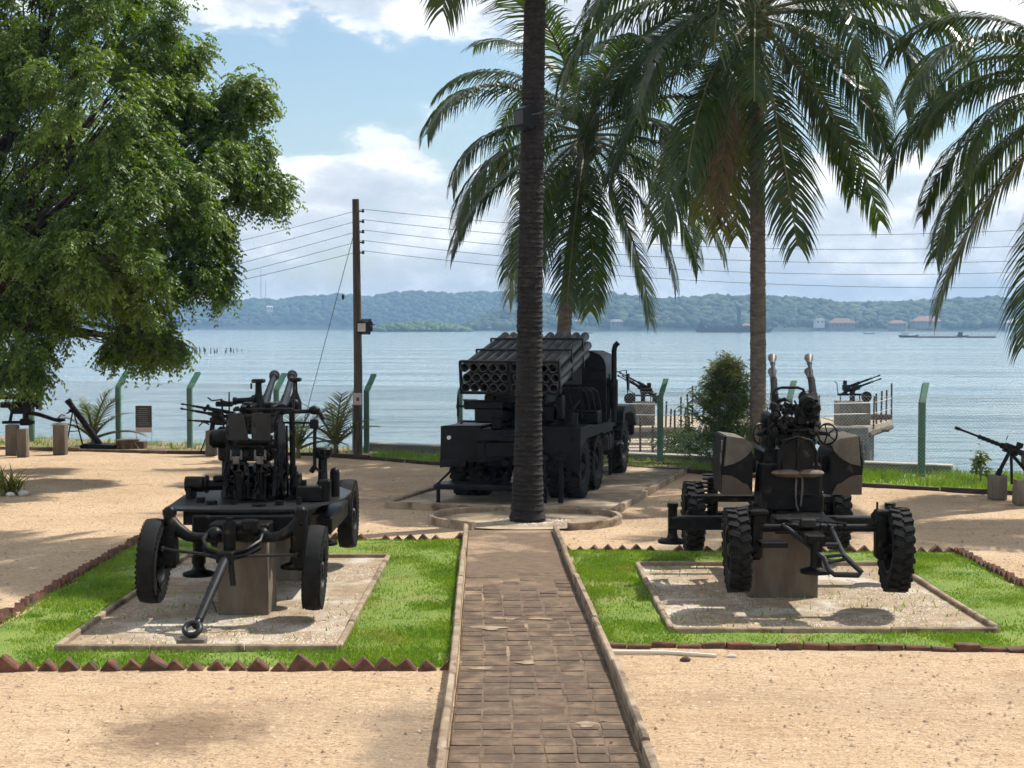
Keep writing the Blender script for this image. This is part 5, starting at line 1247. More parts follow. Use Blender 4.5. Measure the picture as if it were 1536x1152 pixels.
# ------------------------------------------------------------------ right gun: quad 14.5 mm on a four-wheel carriage
def right_gun():
    block('concrete_plinth', 'broad brown stained concrete block under the right gun', 'plinth', (2.98, 16.4, 0), (.77, .78, .79), 'plinth_concrete')
    e = empty('anti_aircraft_gun', (3.2, 16.8, 0), 0, 'quad barrelled gun with tan side covers and deep tread tyres right of the path', 'gun')
    K = 'black_paint'
    ty = tyre_mesh(.425, .215, 24, .022); rl = rim_mesh(.425, .215, -1, 6, holes=5); rr_ = rim_mesh(.425, .215, 1, 6)
    wheel(e, ty, rl, (-.86, -1.6, .68), (0, R(-2), R(-2))); wheel(e, ty, rr_, (.80, -1.6, .68), (0, R(2), R(-3)))
    wheel(e, ty, rl, (-.90, 1.75, .60)); wheel(e, ty, rr_, (.92, 1.75, .62))
    part('chassis', K, e, lambda b: (b.box((0, 0, .86), (.5, 3.0, .16), .02), b.box((-.15, -1.1, .88), (.5, .3, .18), .02), b.lathe((-.1, .1, .78), (0, 0, 1), [(0, .5), (.08, .5), (.12, .45), (.12, .001)], 28), b.box((-.6, 1.5, .86), (.9, .12, .1), .02), b.box((-.55, 1.1, .92), (.9, .1, .04), .01), b.box((.55, 1.5, .84), (.7, .12, .12), .02)))
    def ax(b):
        b.cyl((-.62, -1.55, .90), (.62, -1.55, .90), .042, n=12)
        for s in (-1, 1):
            x = s * .655; b.box((x, -1.55, .78), (.13, .16, .42), .03); b.box((x - s * .02, -1.55, 1.0), (.15, .17, .14), .03); b.cyl((x, -1.6, .68), (x + s * .16, -1.6, .68), .055, n=10)
            b.cyl((x - .06, -1.62, 1.05), (x - .06, -1.62, 1.18), .012, n=6); b.cyl((x + .1, -1.62, 1.05), (x + .1, -1.62, 1.16), .012, n=6); b.box((x + .02, -1.6, 1.07), (.2, .12, .06), .015)
        for x in (-.36, -.28, -.2, -.1, .02, .1, .2, .26): b.cyl((x, -1.55, .90), (x + .035, -1.55, .90), .056, n=10)
        b.tube([(-.36, -1.6, .95), (-.2, -1.63, .92), (-.08, -1.66, .99), (.1, -1.63, .97), (.28, -1.6, .95)], .016, 6)
    part('front_axle', K, e, ax)
    part('rear_axle', K, e, lambda b: (b.cyl((-.9, 1.75, .62), (.9, 1.75, .62), .045, n=10), b.box((-.66, 1.7, .85), (.12, .16, .5), .02), b.box((.66, 1.7, .85), (.12, .16, .4), .02), [b.cyl((-.72, 1.66, .72 + i * .05), (-.72, 1.66, .74 + i * .05), .08, n=10) for i in range(9)]))
    def arm(s, x0, x1, y):
        a = part('outrigger', K, e, lambda b: (b.box(((x0 + x1) / 2, y, .72), (abs(x1 - x0), .15, .155), .015), b.box((x0 + s * .06, y, .72), (.05, .19, .22), .015), b.cyl((x1 - s * .05, y, .55), (x1 - s * .05, y, .92), .055, n=12), b.cyl((x1 - s * .05, y, .9), (x1 - s * .05, y, .95), .065, n=12)))
        part('jack_pad', K, a, lambda b: b.lathe((x1 - s * .05, y, .485), (0, 0, 1), [(0, .001), (0, .17), (.03, .17), (.06, .07), (.12, .05)], 20))
    arm(-1, -.35, -1.38, .2); arm(1, .35, 1.25, .2)
    j = part('front_jack', K, e, lambda b: (b.cyl((-.11, -1.98, .53), (-.11, -1.98, .84), .06, n=12), b.box((-.12, -1.85, .84), (.2, .34, .1), .015), b.box((-.52, -1.8, .77), (.28, .2, .06), .01)))
    part('jack_pad', K, j, lambda b: b.lathe((-.11, -1.98, .50), (0, 0, 1), [(0, .001), (0, .165), (.03, .165), (.06, .07), (.12, .05)], 20))
    part('tow_bar', 'grey_paint', e, lambda b: (b.tube([(-.38, -1.58, .93), (-.2, -1.85, .80), (-.05, -2.1, .66), (-.02, -2.16, .56), (.03, -2.2, .52), (.26, -2.24, .52), (.29, -2.22, .55), (.24, -2.18, .60), (.15, -2.1, .69), (.14, -1.85, .78), (.13, -1.58, .90)], .028, 10),
         b.cyl((-.17, -1.9, .775), (.14, -1.9, .775), .022, n=8), b.cyl((-.05, -2.08, .68), (.15, -2.08, .70), .018, n=8), b.cyl((-.02, -2.13, .63), (.16, -2.11, .66), .018, n=8), b.box((-.14, -1.7, .97), (.16, .1, .1), .015)))
    # --- mount
    part('pedestal', K, e, lambda b: (b.lathe((-.08, .0, .88), (0, 0, 1), [(0, .40), (.06, .40), (.10, .34), (.4, .32), (.55, .30), (.56, .001)], 28), b.box((-.06, -.3, 1.2), (.66, .3, .55), .03), b.box((-.06, 0, 1.52), (.62, .7, .2), .03), b.box((.14, -.42, 1.02), (.3, .12, .2), .02)))
    part('cable', 'gun_steel', e, lambda b: (b.tube([(-.02, -.5, 1.42), (-.04, -.52, 1.2), (-.03, -.5, 1.02), (.02, -.48, .88)], .012, 6), b.tube([(.03, -.5, 1.42), (.035, -.52, 1.2), (.02, -.5, 1.0)], .012, 6)))
    part('backrest', K, e, lambda b: (b.prism(arc(-.04, 1.56, .19, -10, 190, 14) + [(-.2, 1.42), (.12, 1.42)], 'y', -.62, -.585), b.tube([(-.24, -.63, 1.40), (-.25, -.63, 1.6), (-.18, -.63, 1.74), (-.04, -.63, 1.78), (.1, -.63, 1.74), (.17, -.63, 1.6), (.16, -.63, 1.40)], .018, 8), b.cyl((-.04, -.64, 1.3), (-.04, -.64, 1.75), .014, n=6)))
    part('seat', 'leather', e, lambda b: (b.ball((-.16, -.6, 1.38), .16, 14, (1.05, .8, .28)), b.ball((.1, -.6, 1.38), .16, 14, (1.0, .8, .3)), b.box((-.03, -.56, 1.36), (.3, .2, .05), .02)))
    for s, cx in ((-1, -.64), (1, .56)):
        X = lambda v: cx + s * v * .82                      # v grows outward
        base = part('ammunition_box', K, e, lambda b: (b.prism([(X(-.19), 1.10), (X(.22), 1.10), (X(.25), 1.42), (X(.2), 1.76), (X(-.1), 1.73), (X(-.2), 1.55)], 'y', -.28, .42), b.cyl((X(-.28), 0, 1.42), (X(-.1), 0, 1.42), .1, n=14)))
        part('cover', 'olive_paint', base, lambda b: b.prism([(X(.205), 1.43), (X(.17), 1.77), (X(-.08), 1.74), (X(-.15), 1.70), (X(-.19), 1.66), (X(-.16), 1.60), (X(-.1), 1.545), (X(-.02), 1.495), (X(.08), 1.455)], 'y', -.33, .44), 30)
        part('lower_panel', 'brown_paint', base, lambda b: b.prism([(X(-.19), 1.105), (X(.225), 1.105), (X(.23), 1.32)] + [(X(.16 - .05 * k), 1.325 - .0025 * k * k * 2) for k in range(5)] + [(X(-.12), 1.22)], 'y', -.32, -.27), 30)
        part('corner_strip', 'gun_steel', base, lambda b: (b.box((X(.235), -.3, 1.66), (.02, .03, .12), .004), b.box((X(.25), -.3, 1.52), (.02, .03, .14), .004)))
    part('handwheel', K, e, lambda b: (handwheel(b, (-.42, -.42, 1.80), .115, (.75, -1, .1), 5, .011), b.cyl((-.42, -.42, 1.8), (-.25, -.1, 1.8), .022, n=8)))
    part('handwheel', K, e, lambda b: (handwheel(b, (.33, -.42, 1.80), .115, (-.75, -1, .1), 5, .011), b.cyl((.33, -.42, 1.8), (.2, -.1, 1.8), .022, n=8)))
    part('cradle', K, e, lambda b: (b.box((-.25, .05, 1.78), (.08, .55, .46), .02), b.box((.2, .05, 1.78), (.08, .55, .46), .02), b.box((-.03, -.05, 1.85), (.42, .4, .2), .03), b.box((-.03, -.3, 1.72), (.36, .16, .16), .02), b.cyl((-.34, 0, 1.9), (.32, 0, 1.9), .06, n=12), b.ball((-.1, -.32, 1.93), .09, 10), b.box((.06, -.3, 1.95), (.14, .14, .12), .02), b.cyl((-.18, -.36, 1.82), (.14, -.36, 1.84), .03, n=8)))
    d = Vector((.19, 1.25, .46)).normalized(); up = Vector((0, -.345, .94)).normalized()
    for x in (-.23, .22):
        for k in (0, 1):
            o = Vector((x, -.3, 1.86 + .17 * k)); r_ = part('receiver', K, e, lambda b: (b.add(*_rbox(o + d * .22, (.085, .52, .11), d)), b.add(*_rbox(o + d * -.08, (.06, .16, .07), d)), b.cyl(o + d * .1 + Vector((.05, 0, 0)), o + d * .4 + Vector((.05, 0, 0)), .02, n=8)))
            bb = part('barrel', 'grey_paint', r_, lambda b: (b.cyl(o + d * .45, o + d * 1.55, .030, .022, 12), [b.cyl(o + d * (.5 + i * .06), o + d * (.525 + i * .06), .042, n=10) for i in range(9)], b.cyl(o + d * .48, o + d * 1.1, .034, n=10)))
            part('flash_hider', 'gun_steel', r_, lambda b: b.lathe(o + d * 1.5, d, [(0, .03), (.03, .034), (.05, .028), (.08, .032), (.22, .056), (.225, .045), (.1, .02)], 14))
    part('sight_frame', K, e, lambda b: (b.tube([(-.24, -.2, 2.02), (-.24, -.2, 2.24), (-.21, -.2, 2.29), (-.15, -.2, 2.31), (.04, -.2, 2.31), (.1, -.2, 2.29), (.12, -.2, 2.2)], .016, 8), b.box((-.22, -.2, 2.14), (.06, .04, .2), .01), b.tube([(-.2, -.2, 2.15), (-.12, -.24, 2.18), (-.06, -.26, 2.12), (-.04, -.26, 2.0)], .024, 8)))
    part('sight', K, e, lambda b: (b.lathe((.12, -.32, 2.14), (.12, -1, -.25), [(-.12, .05), (-.05, .085), (.0, .095), (.05, .085), (.06, .05), (.03, .001)], 20), b.ball((.12, -.18, 2.2), .075, 12), b.box((.0, -.15, 2.08), (.34, .1, .08), .02), b.cyl((.12, -.2, 2.2), (.26, -.25, 2.16), .02, n=8), b.box((.1, -.25, 2.02), (.16, .12, .1), .02), b.box((-.1, -.24, 2.05), (.1, .1, .1), .02)))
    r = random.Random(4)
    part('fittings', K, e, lambda b: ([b.box((r.uniform(-.28, .22), r.uniform(-.45, -.2), r.uniform(1.68, 2.12)), (r.uniform(.03, .09), r.uniform(.03, .09), r.uniform(.03, .09)), .008, (r.uniform(-.5, .5), r.uniform(-.5, .5), 0)) for i in range(34)],
         [b.cyl((x_, -.4, z_), (x_ + r.uniform(-.1, .1), -.4, z_ + r.uniform(-.12, .12)), .012, n=6) for x_, z_ in [(r.uniform(-.3, .25), r.uniform(1.65, 2.1)) for i in range(22)]])).__setitem__('kind', 'stuff')
def _rbox(c, size, d):
    t = MB(); t.box((0, 0, 0), size, .01); q = Vector(d).to_track_quat('Y', 'Z').to_matrix().to_4x4(); mx = Matrix.Translation(c) @ q
    return [tuple(mx @ Vector(v)) for v in t.v], t.f
right_gun()

# ------------------------------------------------------------------ rocket truck
def truck():
    e = empty('rocket_truck', TR, TROT, 'black six wheeled military truck with two racks of rocket tubes, seen from behind', 'truck')
    K = 'navy_paint'; zb = .065
    ty = tyre_mesh(.53, .27, 26, .022, inner=.52); rr_ = rim_mesh(.53, .27, 1, 8, .52, 'navy_paint', 5); rl = rim_mesh(.53, .27, -1, 8, .52, 'navy_paint', 5)
    for y in (0, 1.32):
        for s, rim in ((1, rr_), (-1, rl)):
            wheel(e, ty, rim, (s * 1.0, y, .53 + zb)); wheel(e, ty, rim, (s * .70, y, .53 + zb))
    wheel(e, ty, rr_, (.98, 4.45, .53 + zb)); wheel(e, ty, rl, (-.98, 4.45, .53 + zb))
    part('frame', K, e, lambda b: (b.box((-.42, 2.2, .95), (.12, 6.6, .24), .01), b.box((.42, 2.2, .95), (.12, 6.6, .24), .01), b.box((0, -1.0, .95), (.9, .12, .24), .01), b.box((0, 5.6, .95), (.9, .12, .24), .01), b.box((0, .66, .75), (.5, 1.0, .25), .03), b.cyl((-1, 0, .6), (1, 0, .6), .09, n=10), b.cyl((-1, 1.32, .6), (1, 1.32, .6), .09, n=10), b.cyl((-.95, 4.45, .6), (.95, 4.45, .6), .08, n=10), b.ball((0, 0, .6), .2, 12), b.ball((0, 1.32, .6), .2, 12)))
    part('deck', K, e, lambda b: (b.box((0, .9, 1.17), (2.36, 3.3, .07), .012), b.box((1.02, 2.0, 1.10), (.34, 1.1, .1), .012), b.box((0, -.9, 1.15), (1.0, .5, .1), .012)))
    for s in (-1, 1):
        part('mudguard', K, e, lambda b: (b.prism([(s * .62, .72), (s * 1.22, .60), (s * 1.20, 1.25), (s * 1.16, 1.32), (s * .50, 1.33), (s * .50, .8)], 'y', -.82, -.76), b.prism([(-.8, .95), (-.8, 1.31), (2.1, 1.24), (2.1, 1.10), (-.3, 1.10)], 'x', s * 1.17, s * 1.21), b.box((s * .86, -.2, 1.28), (.66, 1.2, .04), .01)))
        part('tail_lamp', 'lamp_glass' if s < 0 else K, e, lambda b: b.cyl((s * 1.05, -.87, 1.12), (s * 1.05, -.82, 1.12), .035, n=10))
    part('tail_panel', K, e, lambda b: (b.box((0, -.78, .98), (1.3, .06, .55), .012), b.box((-.25, -.84, .86), (.32, .05, .24), .02), b.box((.35, -.84, .90), (.3, .05, .3), .02), b.cyl((-.05, -.95, .72), (-.05, -.8, .72), .06, n=10), b.box((-.95, -.84, .68), (.42, .1, .12), .015), b.box((0, -.86, 1.22), (1.1, .1, .08), .012)))
    part('step_platform', K, e, lambda b: (b.box((-.35, -1.05, .36), (1.62, .55, .035), .008), b.box((-.35, -1.32, .33), (1.66, .05, .08), .01), b.cyl((-1.12, -1.26, .05), (-1.12, -1.26, .4), .035, n=8), b.cyl((-1.14, -1.25, .37), (-.96, -.8, .62), .02, n=6), b.cyl((.4, -1.26, .05), (.4, -1.26, .4), .035, n=8)))
    for x in (.62, .9):
        part('support_leg', K, e, lambda b: (b.cyl((x, -.92, .07), (x, -.92, .8), .045, n=10), b.box((x, -.92, .82), (.14, .12, .1), .012)))
    part('turntable', K, e, lambda b: (b.lathe((0, .35, 1.2), (0, 0, 1), [(0, .62), (.06, .62), (.1, .5), (.3, .44), (.5, .4), (.51, .001)], 28), b.box((-.45, -.1, 1.48), (.5, .8, .26), .03), b.box((-.55, -.35, 1.66), (.7, .3, .16), .03), b.box((.5, .2, 1.5), (.3, .7, .3), .03), b.box((0, .1, 1.76), (1.1, 1.0, .14), .02), b.cyl((.78, .3, 1.22), (.78, .3, 1.5), .18, n=16), b.box((.74, -.15, 1.62), (.12, .2, .42), .03), b.tube([(.85, -.1, 1.3), (.95, -.1, 1.6), (1.0, .2, 1.72), (.98, .5, 1.4)], .025, 8), b.box((-.3, -.5, 1.36), (.16, .1, .2), .01), b.box((.2, -.5, 1.42), (.3, .1, .3), .01)))
    part('handwheel', K, e, lambda b: (handwheel(b, (-1.06, -.25, 1.62), .185, (1, .25, 0), 5, .014), b.cyl((-1.06, -.25, 1.62), (-.75, -.2, 1.62), .02, n=8), b.cyl((-.98, -.2, 1.36), (-.7, -.2, 1.36), .018, n=8), b.cyl((-.98, -.2, 1.36), (-.98, -.34, 1.33), .018, n=8), b.cyl((-.95, -.3, 1.73), (-.7, -.3, 1.73), .018, n=8), b.tube([(-.98, -.3, 1.28), (-1.0, -.34, 1.2), (-.9, -.36, 1.16)], .018, 6)))
    # launcher: two racks of fifteen tubes, tilted up over the cab
    el = R(10); o = Vector((0, -.85, 2.14)); cy, sy = math.cos(el), math.sin(el)
    mx = Matrix.Translation(o) @ Matrix.Rotation(el, 4, 'X'); Lt = 2.95
    tube = MB(); n = 16
    prof = [(0, .078), (.05, .078), (.05, .0745), (Lt - .06, .0745), (Lt - .06, .080), (Lt, .080), (Lt, .066), (.0, .066), (0, .078)]
    tube.lathe((0, 0, 0), (0, 1, 0), prof, n); tube.lathe((0, .35, 0), (0, 1, 0), [(0, .066), (.01, .001)], n)
    tm = tube.mesh('rocket_tube', 'tube_paint')
    def ring(b, x, yy, t, dp, hz):
        for (cx, cz, sx, sz) in ((x, hz, .86, t), (x, -hz, .86, t), (x - .418, 0, t, 2 * hz), (x + .418, 0, t, 2 * hz)): b.add(*_tb(mx, (cx, yy, cz), (sx, dp, sz)))
    for blk in (-1, 1):
        part('rack_frame', K, e, lambda b: ring(b, blk * .435, .05, .036, .1, .27))
        for yy in (1.15, 2.2): part('rack_strap', K, e, lambda b: ring(b, blk * .435, yy, .024, .07, .262))
    for blk in (-1, 1):
        for row in range(3):
            for c in range(5):
                x = blk * .435 - .335 + c * .1635 + (.04 if row % 2 else -.0) ; z = .172 - row * .172
                t = link('rocket_tube', tm, e, mx @ Vector((x, .0, z)), (el, 0, 0))
    part('cradle', K, e, lambda b: (b.add(*_tb(mx, (0, 1.1, -.33), (1.0, 1.7, .08))), b.add(*_tb(mx, (-.4, 1.1, -.40), (.1, 1.7, .14))), b.add(*_tb(mx, (.4, 1.1, -.40), (.1, 1.7, .14))), b.cyl((-.35, .4, 1.8), (-.35, 1.2, 1.98), .05, n=10)))
    # cab
    def cab(b):
        prof = [(-1.02, 1.05), (-1.02, 2.25), (-.98, 2.38), (-.9, 2.47), (-.75, 2.53), (.75, 2.53), (.9, 2.47), (.98, 2.38), (1.02, 2.25), (1.02, 1.05)]
        b.prism(prof, 'y', 2.75, 3.95)
    cb = part('cab', K, e, cab, 50)
    part('rear_window', 'far_window', cb, lambda b: (b.box((-.45, 2.742, 2.05), (.5, .02, .3), .004), b.box((.35, 2.742, 2.05), (.4, .02, .3), .004)))
    dr = part('door', K, e, lambda b: (b.box((1.03, 3.3, 1.55), (.03, .8, .95), .01), b.cyl((1.07, 2.86, 1.25), (1.07, 2.86, 2.1), .015, n=6)))
    part('handle', 'gun_steel', dr, lambda b: b.box((1.055, 3.0, 1.55), (.03, .14, .03), .005))
    part('mirror', K, e, lambda b: (b.tube([(1.02, 3.7, 2.1), (1.25, 3.75, 2.15), (1.28, 3.75, 1.7)], .014, 6), b.box((1.29, 3.75, 1.92), (.03, .16, .32), .008)))
    part('bonnet', K, e, lambda b: (b.box((0, 4.75, 1.48), (1.15, 1.6, .62), .06), b.box((0, 5.58, 1.3), (1.25, .08, .8), .02), b.box((0, 5.75, .85), (2.2, .16, .24), .03)))
    for s in (-1, 1):
        part('front_fender', K, e, lambda b: b.prism([(3.8, 1.1), (3.85, 1.32), (4.1, 1.42), (4.9, 1.42), (5.35, 1.32), (5.6, 1.0), (5.5, .95), (5.2, 1.2), (4.85, 1.28), (4.15, 1.28), (3.95, 1.1)], 'x', s * .62, s * 1.18))
    part('windscreen', 'far_window', cb, lambda b: b.box((0, 3.96, 2.1), (1.6, .03, .55), .01))
    part('exhaust_stack', K, e, lambda b: (b.cyl((1.18, 2.72, 1.2), (1.18, 2.72, 2.45), .052, n=12), b.cyl((1.18, 2.72, 1.45), (1.18, 2.72, 2.0), .075, n=14), b.tube([(1.18, 2.72, 2.4), (1.18, 2.72, 2.55), (1.2, 2.72, 2.64), (1.26, 2.72, 2.7)], .05, 12), b.box((1.1, 2.75, 1.9), (.14, .04, .04), .005)))
    part('fuel_tank', K, e, lambda b: (b.box((.98, 2.35, .84), (.42, .85, .42), .09), b.box((.98, 2.15, .84), (.44, .04, .44), .09), b.box((.98, 2.55, .84), (.44, .04, .44), .09), b.cyl((1.05, 2.3, 1.04), (1.05, 2.3, 1.09), .05, n=10)))
    part('running_step', K, e, lambda b: (b.box((1.05, 3.35, .75), (.28, .75, .04), .008), b.box((1.05, 3.05, .55), (.06, .05, .8), .01)))
    def hoops(b):
        for i in range(7):
            x = .30 + i * .11; b.tube([(x, 2.55, 1.22), (x, 2.5, 1.5), (x - .03, 2.35, 1.78), (x - .12, 2.2, 1.86), (x - .22, 2.15, 1.84)], .017, 6)
        b.cyl((.2, 2.52, 1.35), (1.05, 2.52, 1.35), .015, n=6)
    part('hoop_rack', 'grey_paint', e, hoops)
    part('stowage_box', K, e, lambda b: b.box((-.8, 1.8, 1.36), (.6, .6, .3), .02))
    part('stowage_box', K, e, lambda b: (b.box((.78, 1.75, 1.34), (.6, .4, .24), .02), b.cyl((.45, 1.5, 1.32), (1.1, 1.5, 1.32), .09, n=12)))
def _tb(mx, c, s):
    t = MB(); t.box(c, s, .01); return [tuple(mx @ Vector(v)) for v in t.v], t.f
truck()
# ------------------------------------------------------------------ utility pole, lamps, wires
def pole():
    b = G(537, 683); H = 5.95
    e = empty('utility_pole', b, 0, 'weathered wooden utility pole standing by the fence', 'pole')
    m = MB(); m.tube([(0, 0, -.2), (.01, 0, 2), (-.01, 0, 4), (-.03, 0, H)], [.105, .10, .09, .08], 14); m.build('shaft', 'wood_pole', e, 60)
    for i in range(5): part('insulator', 'cable', e, lambda q: (q.box((.1, -.02, H - .28 - .24 * i), (.10, .03, .03), .006), q.lathe((.14, -.02, H - .31 - .24 * i), (0, 0, 1), [(0, .02), (.02, .035), (.05, .03), (.08, .02)], 8)))
    part('conduit', 'wire', e, lambda q: q.cyl((-.115, -.02, 0), (-.11, -.02, 1.2), .018, n=6))
    jb = empty('junction_box', b + Vector((0, -.12, 1.18)), 0, 'small grey junction box fixed to the utility pole', 'box')
    part('case', 'sign_base', jb, lambda q: q.box((0, 0, .14), (.2, .10, .28), .012)); part('switch', 'sign_black', jb, lambda q: q.box((.02, -.055, .14), (.06, .02, .08), .004))
    flood('black framed floodlight with pale glass on the utility pole', b + Vector((.17, -.12, 3.05)), R(-35), 'lamp_glass', .9)
    # wires
    top = b + Vector((.14, -.02, H)); ends_v = (345, 369, 391, 408, 431); lv = (357, 374, 391, 405, 416)
    for i in range(5):
        p0 = Vector((top.x, top.y, H - .23 - .24 * i)); q = P(1536, ends_v[i], 34.0); qm = P(960, (347, 366, 384, 401, 416)[i], 34.2); far = q + (q - qm) * .8; far.z = q.z + .35
        pts = [p0]
        for k in range(1, 25):
            t = k / 24; x = p0.x + (far.x - p0.x) * t
            # quadratic through p0, qm, q
            z = 0; P3 = ((p0.x, p0.z), (qm.x, qm.z), (q.x, q.z))
            for a in range(3):
                w = 1
                for c in range(3):
                    if a != c: w *= (x - P3[c][0]) / (P3[a][0] - P3[c][0])
                z += w * P3[a][1]
            pts.append(Vector((x, 34.0 + (p0.y - 34) * (1 - t), z)))
        lq = P(340, lv[i], 35.5); le = lq + (lq - p0) * 2.2; pl = []
        for k in range(0, 13):
            t = k / 12; pl.append(p0.lerp(le, t) - Vector((0, 0, math.sin(t * PI) * .18)))
        m = MB(); m.tube(pl[::-1] + pts[1:], .0055, 5)
        names = ('topmost', 'second from the top', 'middle', 'second from the bottom', 'lowest')
        tag(m.build('power_line', 'cable', None, 60), 'thin overhead wire, %s of the five crossing the sky' % names[i], 'wire', 'overhead wires')
    gw = empty('guy_wire', b + Vector((-1.45, -.1, 0)), 0, 'slanting steel guy wire staying the utility pole on its left', 'wire')
    part('strand', 'cable', gw, lambda q: q.cyl((0, 0, .02), (1.40, .1, H - .7), .008, n=5)); part('strain_insulator', 'cable', gw, lambda q: q.ball((.80 * 1.40, .08, .62 * H + .0), .05, 8, (.7, .7, 1.4)))
def flood(label, loc, rz, glass, size):
    e = empty('floodlight', loc, rz, label, 'floodlight'); s = size
    part('housing', 'navy_paint', e, lambda q: (q.prism([(-.10 * s, .05 * s), (.10 * s, .15 * s), (.06 * s, -.26 * s), (-.10 * s, -.2 * s)], 'x', -.16 * s, .16 * s), [q.box((-.14 * s + .056 * s * i, .12 * s, -.05 * s), (.012 * s, .08 * s, .26 * s), .002) for i in range(6)]))
    part('glass', glass, e, lambda q: q.add([(-.135 * s, -.105 * s, .03 * s), (.135 * s, -.105 * s, .03 * s), (.135 * s, -.105 * s, -.18 * s), (-.135 * s, -.105 * s, -.18 * s)], [(0, 1, 2, 3)]), 0)
    part('bracket', 'sign_black', e, lambda q: q.tube([(-.18 * s, .02, -.05 * s), (-.18 * s, .2 * s, .0), (.18 * s, .2 * s, 0), (.18 * s, .02, -.05 * s)], .012, 6))
    return e
pole()
flood('dark floodlight strapped high on the dark palm trunk', (.19, 22.12, 6.2), R(-60), 'far_window', 1.0)

# ------------------------------------------------------------------ smaller exhibits along the fence
def machine_gun(b, L_, twin=False, drum=False):
    """a heavy machine gun along +x: receiver, jacket, barrel(s), grips, sight"""
    for dz in ((-.0, .11) if twin else (0,)):
        b.box((0, 0, dz), (.50, .07, .085), .01); b.cyl((.25, 0, dz), (.25 + L_ * .45, 0, dz), .028, n=10); b.cyl((.25 + L_ * .4, 0, dz), (.25 + L_, 0, dz), .017, n=8); b.cyl((.20 + L_, 0, dz), (.27 + L_, 0, dz), .026, n=8)
        for i in range(5): b.cyl((.3 + i * .07, 0, dz), (.33 + i * .07, 0, dz), .036, n=8)
    b.box((-.28, 0, .0), (.08, .14, .16), .01); b.cyl((-.3, -.09, -.08), (-.3, -.09, .1), .015, n=6); b.cyl((-.3, .09, -.08), (-.3, .09, .1), .015, n=6)
    b.box((.05, -.08, .0), (.22, .12, .14), .01); b.box((-.02, .0, .1), (.1, .05, .08), .008); b.cyl((.2, 0, .1), (.2, 0, .17), .008, n=5)
    if drum: b.cyl((.02, -.14, -.05), (.02, -.04, -.05), .15, n=16)
def small_guns():
    K = 'black_paint'
    # twin machine gun on a plinth left of the left gun
    p = G(318, 683); block('concrete_plinth', 'short concrete plinth under the twin machine gun pointing left', 'plinth', p, (.26, .26, .58), 'plinth_concrete')
    e = empty('machine_gun', p + Vector((0, 0, .58)), 0, 'twin barrelled machine gun pointing left on a short plinth behind the left gun', 'machine gun')
    def rot(fn, ang, off):
        def g(b):
            t = MB(); fn(t); mx = Matrix.Translation(off) @ Matrix.Rotation(PI, 4, 'Z') @ Matrix.Rotation(-ang, 4, 'Y'); b.add(t.v, t.f, mx)
        return g
    part('gun', K, e, rot(lambda t: machine_gun(t, .62, True), R(10), Vector((.15, 0, .36))))
    part('gun', K, e, rot(lambda t: machine_gun(t, .5, False), R(4), Vector((.2, .1, .18))))
    part('mount', K, e, lambda b: (b.cyl((0, 0, 0), (.05, 0, .32), .06, .05, 10), b.box((.12, 0, .24), (.3, .22, .14), .02), b.cyl((.3, -.1, .1), (.25, -.1, .75), .022, n=8), b.tube([(.4, 0, .65), (.2, -.05, .72), (.02, -.05, .70), (-.08, -.05, .78)], .02, 6), b.box((.3, 0, .62), (.4, .14, .12), .02), b.cyl((-.18, 0, .46), (-.06, 0, .60), .04, n=8), b.cyl((.42, -.05, .2), (.42, -.05, .9), .018, n=6), b.tube([(-.3, 0, .1), (-.2, 0, .2), (-.05, 0, .14)], .018, 6), b.box((.45, 0, .3), (.2, .2, .3), .02)))
    part('shield_drum', K, e, lambda b: (b.lathe((.33, -.2, -.05), (-.4, -1, 0), [(0, .05), (.04, .16), (.08, .17), (.09, .10), (.06, .001)], 18)))
    # stand leg
    part('prop', K, e, lambda b: (b.cyl((-.1, .1, .0), (-.28, .0, -.55), .014, n=6)))
    # big gun on three plinths at the far left
    for k, (u, v, w, lab) in enumerate(((19, 683, .26, 'left of the pair of concrete plinths at the far left under the tree'), (35, 686, .22, 'right of the pair of concrete plinths at the far left under the tree'), (91, 682, .28, 'concrete plinth between the tree gun and the mortar tube'))):
        block('concrete_plinth', lab, 'plinth', G(u, v), (w, w, .72 if k != 1 else .66), 'plinth_concrete')
    c = G(38, 682); e = empty('field_gun', c + Vector((0, 0, .72)), 0, 'black multi part gun resting on plinths half hidden by the tree', 'gun')
    part('trail', K, e, lambda b: (b.box((-.15, 0, .04), (.75, .1, .07), .01), b.tube([(-.1, 0, .3), (.35, 0, .22), (.7, 0, .1), (.85, 0, .08)], [.05, .05, .045, .05], 8), b.box((.83, 0, .1), (.2, .16, .08), .01), b.tube([(.78, 0, .14), (.85, 0, .22), (.95, 0, .2)], .015, 6), b.box((.03, 0, .05), (.25, .2, .16), .02), b.cyl((.02, 0, .0), (.02, 0, .35), .07, n=10)))
    part('gun_body', K, e, lambda b: (b.box((.1, 0, .55), (.5, .3, .3), .03), b.box((-.05, 0, .34), (.5, .24, .2), .02), b.cyl((.15, 0, .5), (-.5, 0, .75), .05, n=10), b.cyl((.05, .1, .6), (-.7, .1, .62), .045, n=10), b.box((.33, 0, .52), (.06, .3, .34), .01), b.tube([(-.35, 0, .05), (-.3, 0, .3), (-.4, 0, .45)], .04, 8), b.box((.02, -.1, .74), (.2, .14, .12), .02), b.cyl((-.15, -.15, .4), (-.15, -.05, .4), .14, n=14), b.box((-.4, 0, .45), (.3, .2, .14), .02)))
    # mortar: tube, bipod, base
    e = empty('mortar', G(150, 674), 0, 'long black mortar tube leaning left on its bipod and base plate', 'mortar')
    part('tube', K, e, lambda b: (b.cyl((.0, 0, .12), (-.74, -.1, 1.2), .075, .07, 16), b.cyl((-.70, -.095, 1.14), (-.755, -.1, 1.22), .085, n=16), b.cyl((.03, 0, .08), (0, 0, .12), .05, n=10)))
